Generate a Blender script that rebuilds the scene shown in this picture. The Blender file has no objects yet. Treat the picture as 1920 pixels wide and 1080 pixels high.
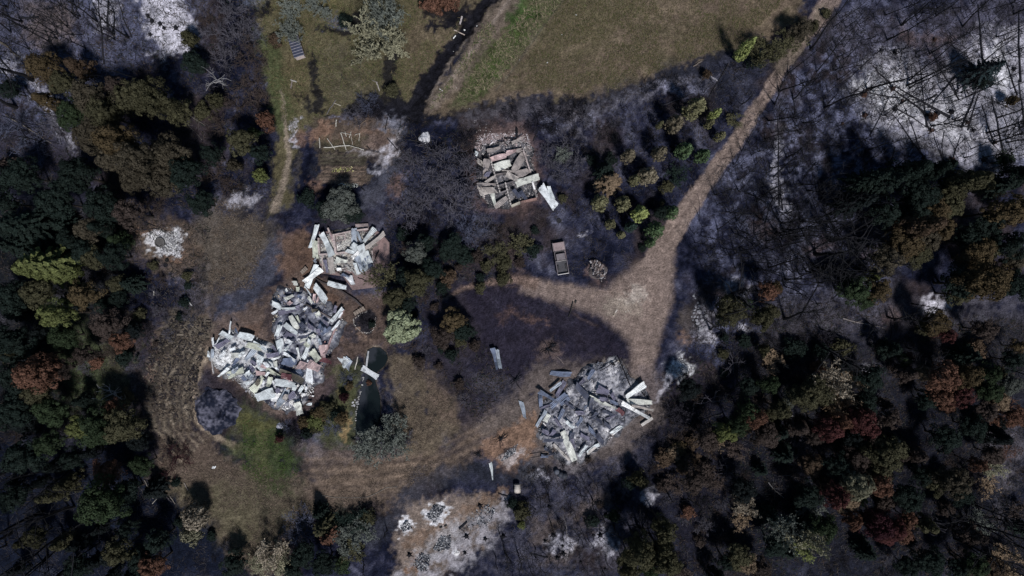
import bpy, math, random
import numpy as np
from mathutils import Vector, Matrix

random.seed(7)
RNG = np.random.default_rng(7)
H = 110.0            # camera height in metres
PPM = 12.0           # photograph pixels per metre on the ground
SC = bpy.context.scene
COL = SC.collection

# ------------------------------------------------------------ camera, sky, sun
cd = bpy.data.cameras.new('camera')
cam = bpy.data.objects.new('camera', cd); COL.objects.link(cam)
cam.location = (0, 0, H)
cam.rotation_euler = (0, 0, 0)
cd.sensor_width = 36.0
cd.lens = 36.0 * H / (1920 / PPM)
cd.clip_start = 0.5
cd.clip_end = 4000
SC.camera = cam

SUN_EL = math.radians(57)
SUN_DIR = Vector((0.40, -0.92, 0)).normalized()      # towards the sun, on the ground
w = bpy.data.worlds.new('World'); SC.world = w; w.use_nodes = True
nt = w.node_tree; nt.nodes.clear()
sky = nt.nodes.new('ShaderNodeTexSky'); sky.sky_type = 'NISHITA'
sky.sun_disc = False
sky.sun_elevation = SUN_EL
sky.sun_rotation = math.atan2(SUN_DIR.x, SUN_DIR.y)
sky.air_density = 1.8; sky.dust_density = 0.2; sky.ozone_density = 6.0
bg = nt.nodes.new('ShaderNodeBackground'); bg.inputs['Strength'].default_value = 0.05
ow = nt.nodes.new('ShaderNodeOutputWorld')
nt.links.new(sky.outputs[0], bg.inputs[0]); nt.links.new(bg.outputs[0], ow.inputs[0])
sd_ = bpy.data.lights.new('sun', 'SUN'); sd_.energy = 5.0; sd_.angle = math.radians(7)
sd_.color = (1.0, 0.97, 0.95)
sun = bpy.data.objects.new('sun', sd_); COL.objects.link(sun)
sv = Vector((SUN_DIR.x * math.cos(SUN_EL), SUN_DIR.y * math.cos(SUN_EL), math.sin(SUN_EL)))
sun.rotation_euler = sv.to_track_quat('Z', 'Y').to_euler()
sun.location = (30, -60, 90)
SC.view_settings.view_transform = 'Standard'
SC.view_settings.look = 'None'
SC.view_settings.exposure = -0.48
SC.view_settings.gamma = 1.0
SC.view_settings.use_curve_mapping = False
SC.render.engine = 'CYCLES'
SC.render.resolution_x = 1024; SC.render.resolution_y = 576

# ------------------------------------------------------------ noise helpers
def smooth(t): return t * t * (3 - 2 * t)
def vnoise(x, y, scale, seed):
    r = np.random.default_rng(seed).random((256, 256))
    u = x / scale; v = y / scale
    iu = np.floor(u).astype(int); iv = np.floor(v).astype(int)
    fu = smooth(u - iu); fv = smooth(v - iv)
    a = r[iu & 255, iv & 255]; b = r[(iu + 1) & 255, iv & 255]
    c = r[iu & 255, (iv + 1) & 255]; d = r[(iu + 1) & 255, (iv + 1) & 255]
    return (a * (1 - fu) + b * fu) * (1 - fv) + (c * (1 - fu) + d * fu) * fv
def fbm(x, y, scale, seed, octs=4, gain=.55):
    t = 0; amp = 1; tot = 0
    for k in range(octs):
        t = t + amp * vnoise(x, y, scale / 2 ** k, seed + k); tot += amp; amp *= gain
    return t / tot

# ------------------------------------------------------------ ground
def gx(lim, far, step):
    d = np.arange(-lim, lim + 1e-6, step)
    o = lim + np.cumsum(np.geomspace(step * 2, 150, 24))
    o = o[o < far]
    return np.concatenate([-o[::-1], d, o])
XS = gx(88, 1400, 0.2); YS = gx(52, 1400, 0.2)
GX, GY = np.meshgrid(XS, YS)                # [ny, nx] metres
PX = GX * PPM + 960; PY = 540 - GY * PPM      # photo pixels
wf = 15.0
WX = PX + (fbm(GX, GY, 1.4, 11, 5, .7) - .5) * 34 + (vnoise(GX, GY, .45, 15) - .5) * wf
WY = PY + (fbm(GX, GY, 1.4, 21, 5, .7) - .5) * 34 + (vnoise(GX, GY, .45, 25) - .5) * wf
BX = PX + (fbm(GX, GY, 5, 31) - .5) * 70 + (WX - PX) * 1.2
BY = PY + (fbm(GX, GY, 5, 41) - .5) * 70 + (WY - PY) * 1.2
N1 = fbm(GX, GY, 6, 51); N2 = fbm(GX, GY, 1.5, 61); N3 = fbm(GX, GY, .6, 71, 3); N4 = fbm(GX, GY, 18, 81)
C = np.zeros(GX.shape + (4,)); C[..., 3] = 1
DW = (fbm(GX, GY, 3, 901) - .5) * 5; DV = (fbm(GX, GY, 3, 911) - .5) * 5
R1 = fbm(GX + DW, GY + DV, 3.6, 921, 5, .6); R2 = fbm(GX - DV, GY + DW, 1.3, 931, 4, .7); R3 = fbm(GX + DV, GY - DW, 8, 941, 4)
q = (R1 * .5 + R2 * .32 + R3 * .18)
def ramp(v, stops):
    out = np.zeros(v.shape + (3,)); ks = [s[0] for s in stops]
    for ch in range(3): out[..., ch] = np.interp(v, ks, [s[1][ch] for s in stops])
    return out
C[..., :3] = ramp(q, [(.36, (.004, .005, .012)), (.46, (.010, .012, .026)), (.53, (.021, .023, .044)), (.60, (.040, .042, .069)), (.70, (.105, .108, .155))])
t = np.clip((fbm(GX + DV, GY, 7, 991) - .53) * 7, 0, 1)[..., None] * .55
C[..., :3] = C[..., :3] * (1 - t) + np.array([.052, .038, .034]) * (.5 + N3[..., None]) * t

def region(pts, pad, warp):
    ax, ay = {'f': (WX, WY), 'b': (BX, BY), 'n': (PX, PY), 's': (PX + (WX - PX) * .28, PY + (WY - PY) * .28)}[warp]
    p = np.array(pts, float)
    m = pad + {'f': 20, 'b': 70, 'n': 2, 's': 10}[warp] + 10
    x0, x1 = (p[:, 0].min() - m - 960) / PPM, (p[:, 0].max() + m - 960) / PPM
    y0, y1 = (540 - p[:, 1].max() - m) / PPM, (540 - p[:, 1].min() + m) / PPM
    i0, i1 = np.searchsorted(XS, x0), np.searchsorted(XS, x1)
    j0, j1 = np.searchsorted(YS, y0), np.searchsorted(YS, y1)
    s = (slice(j0, j1), slice(i0, i1))
    return s, ax[s], ay[s], p
def segdist(x, y, a, b):
    dx, dy = b[0] - a[0], b[1] - a[1]
    L = dx * dx + dy * dy + 1e-9
    t = np.clip(((x - a[0]) * dx + (y - a[1]) * dy) / L, 0, 1)
    return np.hypot(x - a[0] - t * dx, y - a[1] - t * dy), t
def poly_mask(pts, soft=6, warp='f'):
    s, x, y, p = region(pts, soft * 2, warp)
    d = np.full(x.shape, 1e9); ins = np.zeros(x.shape, bool)
    n = len(p)
    for i in range(n):
        a, b = p[i], p[(i + 1) % n]
        d = np.minimum(d, segdist(x, y, a, b)[0])
        c = (a[1] > y) != (b[1] > y)
        with np.errstate(divide='ignore', invalid='ignore'):
            xi = (b[0] - a[0]) * (y - a[1]) / (b[1] - a[1] + 1e-12) + a[0]
        ins ^= c & (x < xi)
    sdv = np.where(ins, d, -d)
    return s, smooth(np.clip(sdv / soft * .5 + .5, 0, 1))
def line_mask(pts, width, soft=4, warp='f'):
    ws = width if hasattr(width, '__len__') else [width] * len(pts)
    s, x, y, p = region(pts, max(ws) + soft * 2, warp)
    m = np.zeros(x.shape)
    for i in range(len(p) - 1):
        d, t = segdist(x, y, p[i], p[i + 1])
        hw = (ws[i] * (1 - t) + ws[i + 1] * t) / 2
        m = np.maximum(m, smooth(np.clip((hw - d) / soft * .5 + .5, 0, 1)))
    return s, m
def mix(s, m, col, alpha=1.0, var=.5, vs=None, gaps=0.0):
    """lay a ground cover of the given colour; var = its own mottling, gaps = share of patchy holes"""
    n = (N2[s] * .5 + N3[s] * .5 - .5) * 2
    c = np.array(col)[None, None, :] * (1 + var * n[..., None] * 1.6)
    if gaps:
        g = N2[s] * .6 + N3[s] * .4
        m = m * np.clip((g - gaps * .62 - .12) * 6, 0, 1)
    m = (m * alpha)[..., None]
    C[s][..., :3] = C[s][..., :3] * (1 - m) + np.clip(c, .004, .9) * m
def P_(pts, col, alpha=1, soft=6, warp='f', **k): mix(*poly_mask(pts, soft, warp), col, alpha, **k)
def L_(pts, width, col, alpha=1, soft=4, warp='f', **k): mix(*line_mask(pts, width, soft, warp), col, alpha, **k)
def ell(cx, cy, rx, ry, n=18, rot=0):
    r = math.radians(rot)
    return [(cx + rx * math.cos(a) * math.cos(r) - ry * math.sin(a) * math.sin(r),
             cy + rx * math.cos(a) * math.sin(r) + ry * math.sin(a) * math.cos(r)) for a in np.linspace(0, 2 * math.pi, n, endpoint=False)]

LAV = (.100, .107, .170); LAVL = (.22, .225, .31); ASH = (.50, .49, .56); WHT = (.66, .66, .70)
OLV = (.098, .086, .050); OLB = (.118, .092, .066); GRN = (.044, .058, .026); TAN = (.16, .122, .092)
SOIL = (.125, .092, .078); ORG = (.19, .118, .086); ROAD = (.205, .158, .140); CHAR = (.010, .010, .014); BLU = (.045, .048, .070)
BRN = (.108, .082, .066)
# right burnt slope: lavender ash
P_([(1290, 640), (1340, 480), (1290, 420), (1360, 290), (1440, 190), (1600, 0), (1930, -20), (1940, 330), (1700, 340), (1640, 560), (1420, 560), (1380, 700)], LAV, .82, 40, 'b', gaps=.5, var=.9)
P_([(1340, 380), (1440, 300), (1560, 330), (1640, 420), (1600, 540), (1400, 520)], (.012, .015, .032), .7, 40, 'b', gaps=.45)
P_([(1380, 330), (1560, 220), (1600, 420), (1560, 540), (1440, 540), (1390, 440)], LAVL, .55, 40, 'b', gaps=.62)
P_([(1440, 560), (1620, 560), (1920, 560), (1930, 740), (1700, 740), (1480, 720)], (.085, .08, .10), .7, 30, 'b', gaps=.3)
P_([(1560, 20), (1640, 30), (1920, -30), (1940, 90), (1700, 110), (1560, 110)], (.085, .08, .11), .6, 30, 'b')
P_([(1600, 170), (1625, 110), (1680, 95), (1760, 120), (1840, 60), (1930, 60), (1935, 300), (1870, 325), (1800, 320), (1720, 270), (1650, 235)], ASH, .72, 26, 'b', var=.45, gaps=.12)
P_([(1600, 160), (1640, 130), (1700, 160), (1760, 215), (1730, 240), (1650, 200)], WHT, .75, 16, 'b', gaps=.2)
P_([(1835, 90), (1860, 70), (1900, 150), (1880, 180), (1845, 150)], WHT, .7, 14, 'b', gaps=.2)
P_([(1740, 210), (1800, 190), (1850, 250), (1800, 290), (1760, 270)], WHT, .5, 14, 'b', gaps=.3)
L_([(1456, 230), (1462, 270), (1460, 310), (1455, 350), (1470, 395)], [4, 9, 10, 12, 24], ASH, .8, 7, gaps=.3)
P_(ell(1500, 420, 40, 26), LAVL, .6, 20, 'b', gaps=.3)
P_(ell(1378, 545, 26, 18), ASH, .7, 10, gaps=.4)
P_(ell(1755, 573, 24, 16), ASH, .9, 10, gaps=.25)
P_(ell(1640, 540, 60, 20), (.08, .07, .07), .6, 20, 'b')
for (x, y, r) in [(1700, 60, 26), (1755, 72, 22), (1620, 470, 20), (1440, 430, 20), (1540, 460, 22), (1670, 590, 22)]:
    P_(ell(x, y, r, r * .6), (.16, .105, .09), .45, 14, 'b')
# bottom centre and right floor
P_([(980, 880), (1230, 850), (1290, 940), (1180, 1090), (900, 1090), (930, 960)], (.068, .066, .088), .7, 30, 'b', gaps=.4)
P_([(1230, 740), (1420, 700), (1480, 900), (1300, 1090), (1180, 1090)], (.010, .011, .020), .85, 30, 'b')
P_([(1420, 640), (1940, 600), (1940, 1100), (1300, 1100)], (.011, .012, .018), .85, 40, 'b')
P_(ell(1890, 850, 40, 60), (.12, .11, .13), .6, 20, 'b', gaps=.3)
P_(ell(1880, 960, 26, 18), (.16, .15, .18), .6, 12, 'b', gaps=.3)
for (x, y, rx, ry) in [(1050, 1025, 26, 16), (1130, 1010, 14, 18), (1148, 1032, 8, 14), (1215, 925, 12, 14), (1000, 885, 30, 10)]:
    P_(ell(x, y, rx, ry), ASH, .75, 8, gaps=.3)
for (x, y, rx, ry) in [(1085, 980, 30, 18), (1060, 1055, 30, 14), (1010, 1000, 30, 20), (1120, 940, 26, 16)]:
    P_(ell(x, y, rx, ry), BRN, .55, 14, 'b', gaps=.2)
# left side
P_([(-40, -40), (380, -40), (380, 80), (230, 110), (140, 290), (20, 230), (-40, 150)], LAV, .75, 30, 'b', gaps=.25)
P_([(40, 0), (120, 0), (140, 90), (60, 100)], (.16, .12, .10), .6, 18, 'b', gaps=.2)
P_([(255, -10), (340, -10), (350, 30), (375, 60), (345, 100), (300, 95), (265, 50)], ASH, .95, 14, 'b', gaps=.12)
P_([(175, 0), (225, 0), (215, 60), (185, 55)], ASH, .7, 10, gaps=.3)
L_([(0, 95), (60, 150), (110, 230), (140, 275)], [10, 12, 24, 18], ASH, .65, 10, 'b', gaps=.3)
L_([(0, 120), (30, 150)], [9, 8], ASH, .8, 5)
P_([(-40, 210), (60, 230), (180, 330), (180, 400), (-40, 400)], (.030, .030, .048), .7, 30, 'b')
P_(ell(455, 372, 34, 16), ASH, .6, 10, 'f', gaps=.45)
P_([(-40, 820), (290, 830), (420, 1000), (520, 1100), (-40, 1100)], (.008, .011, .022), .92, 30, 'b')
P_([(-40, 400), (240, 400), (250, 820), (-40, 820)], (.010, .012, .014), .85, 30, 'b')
P_([(90, 560), (160, 560), (180, 640), (250, 650), (255, 740), (150, 770), (80, 690)], (.055, .068, .035), .85, 18, 'b')
P_([(180, 640), (245, 640), (255, 730), (190, 730)], (.07, .062, .045), .7, 18, 'b')
P_(ell(165, 960, 22, 26), (.07, .06, .07), .7, 10, 'b')
# ash circle with orange soil
P_([(240, 430), (300, 415), (370, 425), (385, 480), (330, 520), (270, 500)], (.115, .085, .062), .75, 18, 'b', gaps=.1)
P_(ell(268, 440, 26, 8, rot=15), ORG, .75, 6)
P_(ell(330, 482, 18, 6), ORG, .7, 5)
P_([(272, 445), (300, 432), (335, 433), (342, 455), (335, 475), (310, 478), (280, 462)], WHT, .9, 5, gaps=.08)
P_(ell(330, 512, 40, 8, rot=8), TAN, .6, 8)
# left-centre clearing
P_([(400, 360), (500, 400), (520, 450), (480, 540), (400, 560), (360, 520), (370, 430)], (.095, .080, .066), .9, 26, 'b', gaps=.15)
P_([(330, 540), (400, 540), (400, 640), (300, 680)], (.06, .052, .055), .7, 20, 'b')
L_([(525, 455), (500, 500), (470, 550), (430, 590), (385, 610)], [26, 46, 44, 36, 26], (.052, .055, .078), .92, 12, 'f')
L_([(745, 250), (730, 320), (700, 370), (640, 400)], [34, 34, 34, 20], (.062, .064, .085), .85, 10)
# garden and grass at top
P_([(478, -20), (940, -20), (870, 80), (772, 195), (740, 200), (700, 190), (600, 222), (548, 262), (545, 390), (505, 400), (522, 260), (492, 120)], OLV, .95, 8, 'f', var=.4)
P_([(480, 60), (520, 80), (548, 190), (540, 260), (520, 250), (495, 120)], (.062, .078, .036), .8, 12)
P_([(775, -10), (920, -10), (850, 90), (790, 190), (770, 180), (755, 90)], OLB, .7, 16)
P_([(600, 90), (700, 80), (715, 150), (690, 190), (620, 190)], (.085, .075, .055), .6, 14)
P_([(520, 110), (570, 95), (575, 190), (555, 200)], (.115, .092, .055), .6, 10)
P_([(600, -10), (640, -10), (640, 22), (600, 22)], (.12, .105, .05), .6, 10)
for pts, wd in [([(600, 52), (650, 55), (690, 30)], [14, 34, 16]), ([(582, 100), (590, 150), (600, 200), (606, 215)], [14, 20, 18, 12]),
                ([(735, 95), (725, 150), (745, 200)], [24, 26, 30]), ([(660, 200), (700, 195), (745, 200)], [26, 50, 30]),
                ([(560, 180), (575, 200), (600, 210)], [10, 12, 10]), ([(800, 20), (850, 30), (880, 20)], [20, 30, 20]), ([(800, 55), (830, 50), (860, 20)], [12, 14, 14])]:
    L_(pts, wd, CHAR, .9, 5, 'f')
L_([(930, -20), (895, 30), (850, 85), (815, 130), (785, 180), (772, 215)], [34, 26, 24, 26, 34, 40], CHAR, .97, 3, 'f')
P_(ell(628, 48, 22, 9), (.11, .12, .17), .8, 7, gaps=.3)
P_(ell(480, 0, 30, 14), (.10, .11, .15), .6, 7, gaps=.3)
P_([(872, 55), (890, 20), (860, 80)], OLB, .8, 5)
# ditch and field
P_([(930, -20), (1500, -20), (1500, 40), (1420, 78), (1330, 108), (1245, 135), (1200, 158), (1130, 182), (1075, 188), (1010, 176), (950, 190), (880, 208), (795, 220), (800, 195), (850, 130), (905, 50)], OLB, .97, 8, 'f', var=.32)
P_([(1060, -20), (1300, -20), (1280, 40), (1200, 90), (1090, 110), (1010, 110)], (.088, .082, .042), .6, 40, 'b', var=.3)
P_([(905, 60), (945, -10), (975, -10), (880, 130), (800, 215), (795, 205)], (.125, .098, .080), .8, 6)
P_([(930, -20), (1000, -20), (870, 160), (800, 218), (792, 205), (860, 120)], (.15, .12, .10), .8, 6, 's', gaps=.05)
for off in (0, 16, 30): L_([(962 - off, -10), (905 - off, 70), (855 - off * .8, 140), (812 - off * .6, 200)], 4, (.24, .20, .17) if off != 16 else (.08, .07, .055), .6, 3, 's', gaps=.2)
P_([(1000, -20), (1060, -20), (1010, 60), (950, 130), (900, 190), (840, 205), (880, 140), (950, 60)], (.075, .078, .042), .85, 8, 'f', var=.7)
P_([(975, -20), (1040, -20), (1000, 40), (960, 65), (950, 40)], (.040, .080, .022), .85, 10, 'f', var=.6)
P_([(940, 70), (990, 45), (960, 110), (900, 175), (870, 180)], (.045, .075, .020), .8, 9, 'f', var=.6, gaps=.2)
P_([(905, 90), (960, 60), (940, 110), (880, 165)], (.055, .075, .025), .6, 10, gaps=.2)
U1 = fbm(GX * .8 + GY * .5, GY * 1.3 - GX * .5, 2.6, 701); U2 = fbm(GX, GY, 9, 711)
L_([(800, 225), (900, 205), (1000, 190), (1080, 195), (1140, 185), (1200, 165), (1260, 140), (1340, 112), (1430, 82), (1500, 50)], 16, CHAR, .85, 5, 'f', gaps=.1)
s, m = poly_mask([(985, -20), (1500, -20), (1500, 40), (1420, 78), (1330, 108), (1245, 135), (1200, 158), (1130, 182), (1075, 188), (1010, 176), (940, 190)], 10)
mix(s, m * np.clip((U2[s] - .46) * 6, 0, 1), (.135, .102, .080), .75, .35)
mix(s, m * np.clip((U1[s] - .5) * 7, 0, 1), (.078, .070, .042), .6, .3)
mix(s, m * np.clip((.40 - U1[s]) * 8, 0, 1), (.17, .135, .095), .6, .3)
L_([(955, 0), (905, 70), (850, 140), (808, 195)], 2.5, (.22, .18, .16), .7, 2, 'n')
L_([(1056, 0), (1010, 62), (955, 140), (930, 170)], 2.0, (.045, .05, .045), .6, 2, 'n')
L_([(1000, 60), (960, 115), (930, 150)], 12, (.13, .11, .085), .5, 6, gaps=.3)
L_([(880, 215), (1000, 205), (1100, 215)], [26, 30, 26], (.085, .08, .095), .7, 12, gaps=.25)
L_([(1095, 262), (1075, 225), (1200, 178), (1300, 150), (1340, 145)], [10, 24, 20, 18, 10], (.16, .155, .19), .75, 9, 'f', gaps=.3)
L_([(1240, 165), (1300, 172), (1345, 150)], [18, 14, 8], LAVL, .6, 8, gaps=.35)
P_([(1090, 180), (1400, 80), (1480, 60), (1440, 150), (1360, 200), (1240, 150), (1130, 215)], (.028, .030, .044), .55, 22, 'b')
L_([(930, -20), (895, 30), (850, 85), (815, 130), (785, 180), (772, 215)], [30, 24, 22, 22, 32, 38], CHAR, .97, 3, 's', var=.9)
L_([(802, 52), (835, 46), (872, 30)], 16, CHAR, .9, 4, 'f')
# path on the left of the garden
L_([(528, 170), (537, 240), (541, 300), (534, 340), (514, 392)], [5, 9, 9, 12, 15], (.22, .18, .145), .95, 3, 's')
L_([(556, 240), (560, 320), (545, 380)], [6, 6, 8], (.10, .085, .06), .5, 6)
# plots
P_([(590, 225), (745, 220), (750, 280), (730, 310), (640, 290), (595, 285)], (.105, .080, .062), .85, 10, gaps=.1)
P_(ell(606, 246, 20, 16), ORG, .85, 7); P_(ell(588, 256, 10, 10), ORG, .6, 6)
P_([(625, 262), (690, 232), (720, 245), (665, 262)], ORG, .5, 8, gaps=.15)
P_([(690, 250), (735, 250), (745, 290), (700, 290)], (.16, .115, .10), .7, 10)
P_([(610, 222), (680, 216), (660, 224)], LAVL, .8, 4)
P_([(600, 258), (690, 260), (650, 285), (598, 280)], (.07, .065, .038), .7, 8)
L_([(655, 285), (700, 290), (735, 275), (740, 250)], [6, 16, 20, 12], (.33, .31, .33), .8, 6, gaps=.3)
L_([(735, 275), (715, 305), (700, 325)], [24, 18, 10], ASH, .6, 6, gaps=.35)
P_([(718, 215), (750, 215), (748, 245), (705, 240)], (.16, .17, .22), .7, 7, gaps=.3)
P_([(594, 285), (690, 290), (690, 345), (600, 348)], (.082, .066, .052), .95, 6)
for i, yy in enumerate([292, 299, 306, 314, 322, 329, 336, 342]):
    L_([(602, yy), (684, yy + 1)], 3.2, (.17, .125, .10) if i > 2 else (.075, .07, .05), .85, 2, 's')
    L_([(602, yy + 4), (684, yy + 5)], 2.2, (.022, .019, .022), .85, 2, 's')
L_([(594, 283), (655, 287)], 5, CHAR, .9, 3)
L_([(590, 290), (588, 360)], 10, (.018, .02, .03), .8, 5)
L_([(556, 225), (552, 250), (556, 282)], [6, 8, 6], ASH, .8, 4, gaps=.2)
P_(ell(563, 258, 8, 22), ORG, .6, 7, gaps=.1)
P_(ell(590, 352, 12, 14), ORG, .55, 8, gaps=.1)
P_(ell(745, 350, 12, 26, rot=20), ORG, .5, 9, gaps=.25)
# brown ruin surroundings
P_([(885, 265), (930, 232), (985, 235), (1010, 275), (1015, 370), (990, 400), (895, 395), (880, 300)], (.13, .09, .085), .8, 16, gaps=.1)
P_([(900, 262), (975, 250), (985, 275), (900, 290)], (.30, .25, .26), .7, 8, gaps=.35)
# square ruin & main ruin surroundings
P_([(530, 440), (580, 425), (600, 520), (560, 540), (520, 500)], (.14, .09, .066), .8, 12)
L_([(545, 475), (568, 482), (572, 460)], 3, (.03, .025, .03), .5, 2)
P_([(385, 600), (440, 590), (500, 550), (560, 510), (610, 530), (650, 545), (665, 600), (655, 650), (625, 700), (600, 760), (540, 790), (470, 770), (400, 720), (380, 660)], SOIL, .85, 12, 'f', gaps=.05)
P_(ell(600, 555, 32, 16, rot=20), ORG, .7, 8); P_(ell(455, 625, 40, 12, rot=-25), ORG, .45, 8)
P_([(560, 690), (640, 640), (650, 700), (600, 790), (520, 800)], (.065, .048, .050), .85, 14)
P_([(385, 690), (415, 705), (470, 745), (530, 785), (600, 770), (640, 700), (650, 720), (620, 790), (560, 810), (500, 805), (430, 755), (385, 715)], (.022, .019, .028), .85, 10, 'f', gaps=.08)
P_([(500, 560), (520, 600), (505, 650), (495, 610)], (.03, .026, .034), .7, 8, gaps=.2)
P_([(595, 425), (610, 430), (700, 425), (735, 440), (740, 400), (600, 400)], (.04, .035, .042), .6, 12, gaps=.2)
L_([(500, 560), (470, 575), (440, 590)], 2.5, (.035, .028, .032), .7, 2)
P_([(640, 560), (740, 545), (745, 640), (700, 660), (640, 680), (640, 610)], (.105, .075, .062), .85, 12, gaps=.1)
P_([(640, 612), (675, 612), (672, 640), (640, 650)], (.035, .032, .042), .8, 7)
P_(ell(686, 603, 22, 22), (.018, .018, .024), .95, 4)
L_([(665, 618), (680, 633), (700, 636)], 3.5, (.24, .17, .13), .8, 2)
L_([(612, 636), (650, 640)], 7, ORG, .6, 4)
# curved bank and brown grass around the lawn
P_([(290, 620), (385, 560), (395, 640), (365, 720), (368, 800), (430, 850), (560, 900), (700, 850), (850, 860), (880, 870), (740, 930), (620, 960), (560, 1000), (520, 1090), (440, 1050), (380, 980), (290, 900), (262, 760)], BRN, .93, 16, 'b', var=.35)
P_([(262, 700), (330, 580), (400, 610), (375, 700), (365, 780), (300, 820), (268, 780)], (.105, .090, .072), .9, 12, 'f', gaps=.25, var=.6)
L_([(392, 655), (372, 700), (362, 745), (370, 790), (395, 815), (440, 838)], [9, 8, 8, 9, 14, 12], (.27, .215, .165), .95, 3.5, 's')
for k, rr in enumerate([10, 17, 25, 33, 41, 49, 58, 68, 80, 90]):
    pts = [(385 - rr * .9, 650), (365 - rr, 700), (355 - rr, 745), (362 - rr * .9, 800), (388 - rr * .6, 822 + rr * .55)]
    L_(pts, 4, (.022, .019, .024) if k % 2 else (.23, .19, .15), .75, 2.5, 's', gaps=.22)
L_([(280, 620), (268, 700), (262, 780), (285, 850)], [14, 16, 16, 22], (.028, .024, .032), .8, 8, gaps=.1)
L_([(290, 640), (284, 690), (276, 730)], 8, (.13, .07, .06), .5, 5)
P_([(450, 775), (475, 765), (520, 790), (545, 830), (568, 880), (560, 925), (490, 930), (450, 880), (445, 820)], GRN, .85, 26, 'b', var=.6, gaps=.12)
P_([(440, 790), (480, 770), (510, 830), (500, 900), (460, 880)], (.085, .078, .040), .5, 22, 'b', gaps=.35)
P_([(440, 770), (520, 790), (520, 810), (460, 800)], (.09, .085, .035), .6, 10)
P_([(300, 900), (450, 900), (520, 960), (480, 1050), (400, 1000)], (.085, .082, .048), .6, 30, 'b')
P_([(500, 940), (680, 950), (700, 1000), (620, 960), (520, 990)], (.055, .058, .034), .6, 20, 'b')
P_([(560, 830), (700, 840), (850, 840), (870, 800), (960, 770), (950, 800), (860, 880), (740, 930), (600, 930)], (.150, .112, .086), .65, 20, 'f', var=.4)
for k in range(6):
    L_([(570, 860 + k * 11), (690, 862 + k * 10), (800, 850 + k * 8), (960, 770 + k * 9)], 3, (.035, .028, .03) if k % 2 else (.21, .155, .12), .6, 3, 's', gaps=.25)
P_([(720, 640), (790, 660), (850, 740), (860, 800), (780, 850), (740, 800), (735, 720)], (.125, .100, .072), .85, 16, 'b', gaps=.1)
P_([(800, 690), (860, 740), (850, 800), (800, 790)], (.12, .085, .070), .6, 14, gaps=.35)
P_([(620, 690), (672, 680), (670, 840), (600, 830), (575, 790), (630, 740)], (.066, .070, .034), .85, 12)
P_([(632, 735), (645, 725), (640, 750)], (.17, .13, .06), .5, 6)
L_([(640, 770), (652, 790), (645, 822)], 9, (.30, .21, .11), .75, 4, gaps=.15)
L_([(700, 1000), (820, 900), (980, 880)], [60, 40, 36], (.040, .042, .056), .7, 18, 'b')
# centre: burnt triangle and bits of path
P_([(850, 540), (960, 520), (1120, 590), (1180, 640), (1180, 690), (1000, 740), (900, 700), (850, 640)], (.022, .019, .031), .9, 24, 'f', gaps=.05)
L_([(858, 548), (920, 532), (975, 540), (1050, 575), (1120, 612)], 2.5, (.12, .085, .075), .5, 3, 's', gaps=.2)
P_([(800, 540), (870, 520), (900, 700), (960, 760), (880, 800), (800, 700)], (.034, .029, .038), .65, 20, 'b')
L_([(950, 585), (990, 592), (1030, 610)], [3, 4, 4], (.14, .09, .08), .8, 3)
L_([(940, 600), (955, 582), (1010, 600)], 14, (.070, .045, .042), .6, 8)
P_(ell(1028, 655, 26, 18), (.13, .095, .085), .65, 8, gaps=.25)
P_(ell(930, 720, 40, 26), (.075, .07, .085), .5, 14, 'b', gaps=.3)
# lower ruin apron
P_([(880, 800), (960, 740), (1010, 680), (1100, 680), (1180, 690), (1240, 700), (1240, 780), (1180, 850), (1080, 880), (1000, 870), (960, 830)], (.135, .110, .100), .8, 20, 'f', gaps=.08)
P_([(895, 840), (930, 815), (1000, 770), (1010, 800), (1000, 840), (960, 890), (935, 890), (925, 860)], (.215, .135, .095), .85, 8, gaps=.05)
P_([(935, 862), (965, 835), (985, 838), (975, 862), (945, 880)], (.38, .34, .34), .75, 4, gaps=.2)
P_([(933, 858), (950, 840), (968, 832), (960, 848), (940, 862)], CHAR, .85, 3)
L_([(880, 870), (920, 890), (1000, 885), (1020, 870)], [20, 26, 20, 10], (.014, .016, .024), .8, 9)
L_([(1180, 770), (1100, 850), (1060, 880)], 30, (.20, .185, .20), .6, 12, gaps=.3)
P_([(1130, 690), (1160, 675), (1185, 715), (1165, 730), (1135, 735)], (.34, .30, .26), .8, 8)
# white patches right of the lower ruin and stones
P_([(1250, 685), (1275, 668), (1300, 690), (1280, 715), (1258, 705)], WHT, .9, 6, gaps=.15)
L_([(1255, 705), (1232, 750)], [12, 8], ASH, .7, 6, gaps=.3)
P_([(1296, 590), (1315, 560), (1345, 580), (1335, 640), (1318, 645)], (.22, .21, .24), .7, 8, gaps=.2)
P_(ell(1325, 628, 14, 12), ASH, .7, 6, gaps=.25)
P_([(1270, 580), (1300, 560), (1310, 640), (1280, 650)], (.085, .07, .06), .6, 12)
P_(ell(1288, 632, 12, 10), ORG, .5, 8)
P_(ell(1395, 612, 8, 5), ASH, .7, 4, gaps=.3); P_(ell(1630, 695, 12, 9), ASH, .7, 6, gaps=.3)
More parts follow.
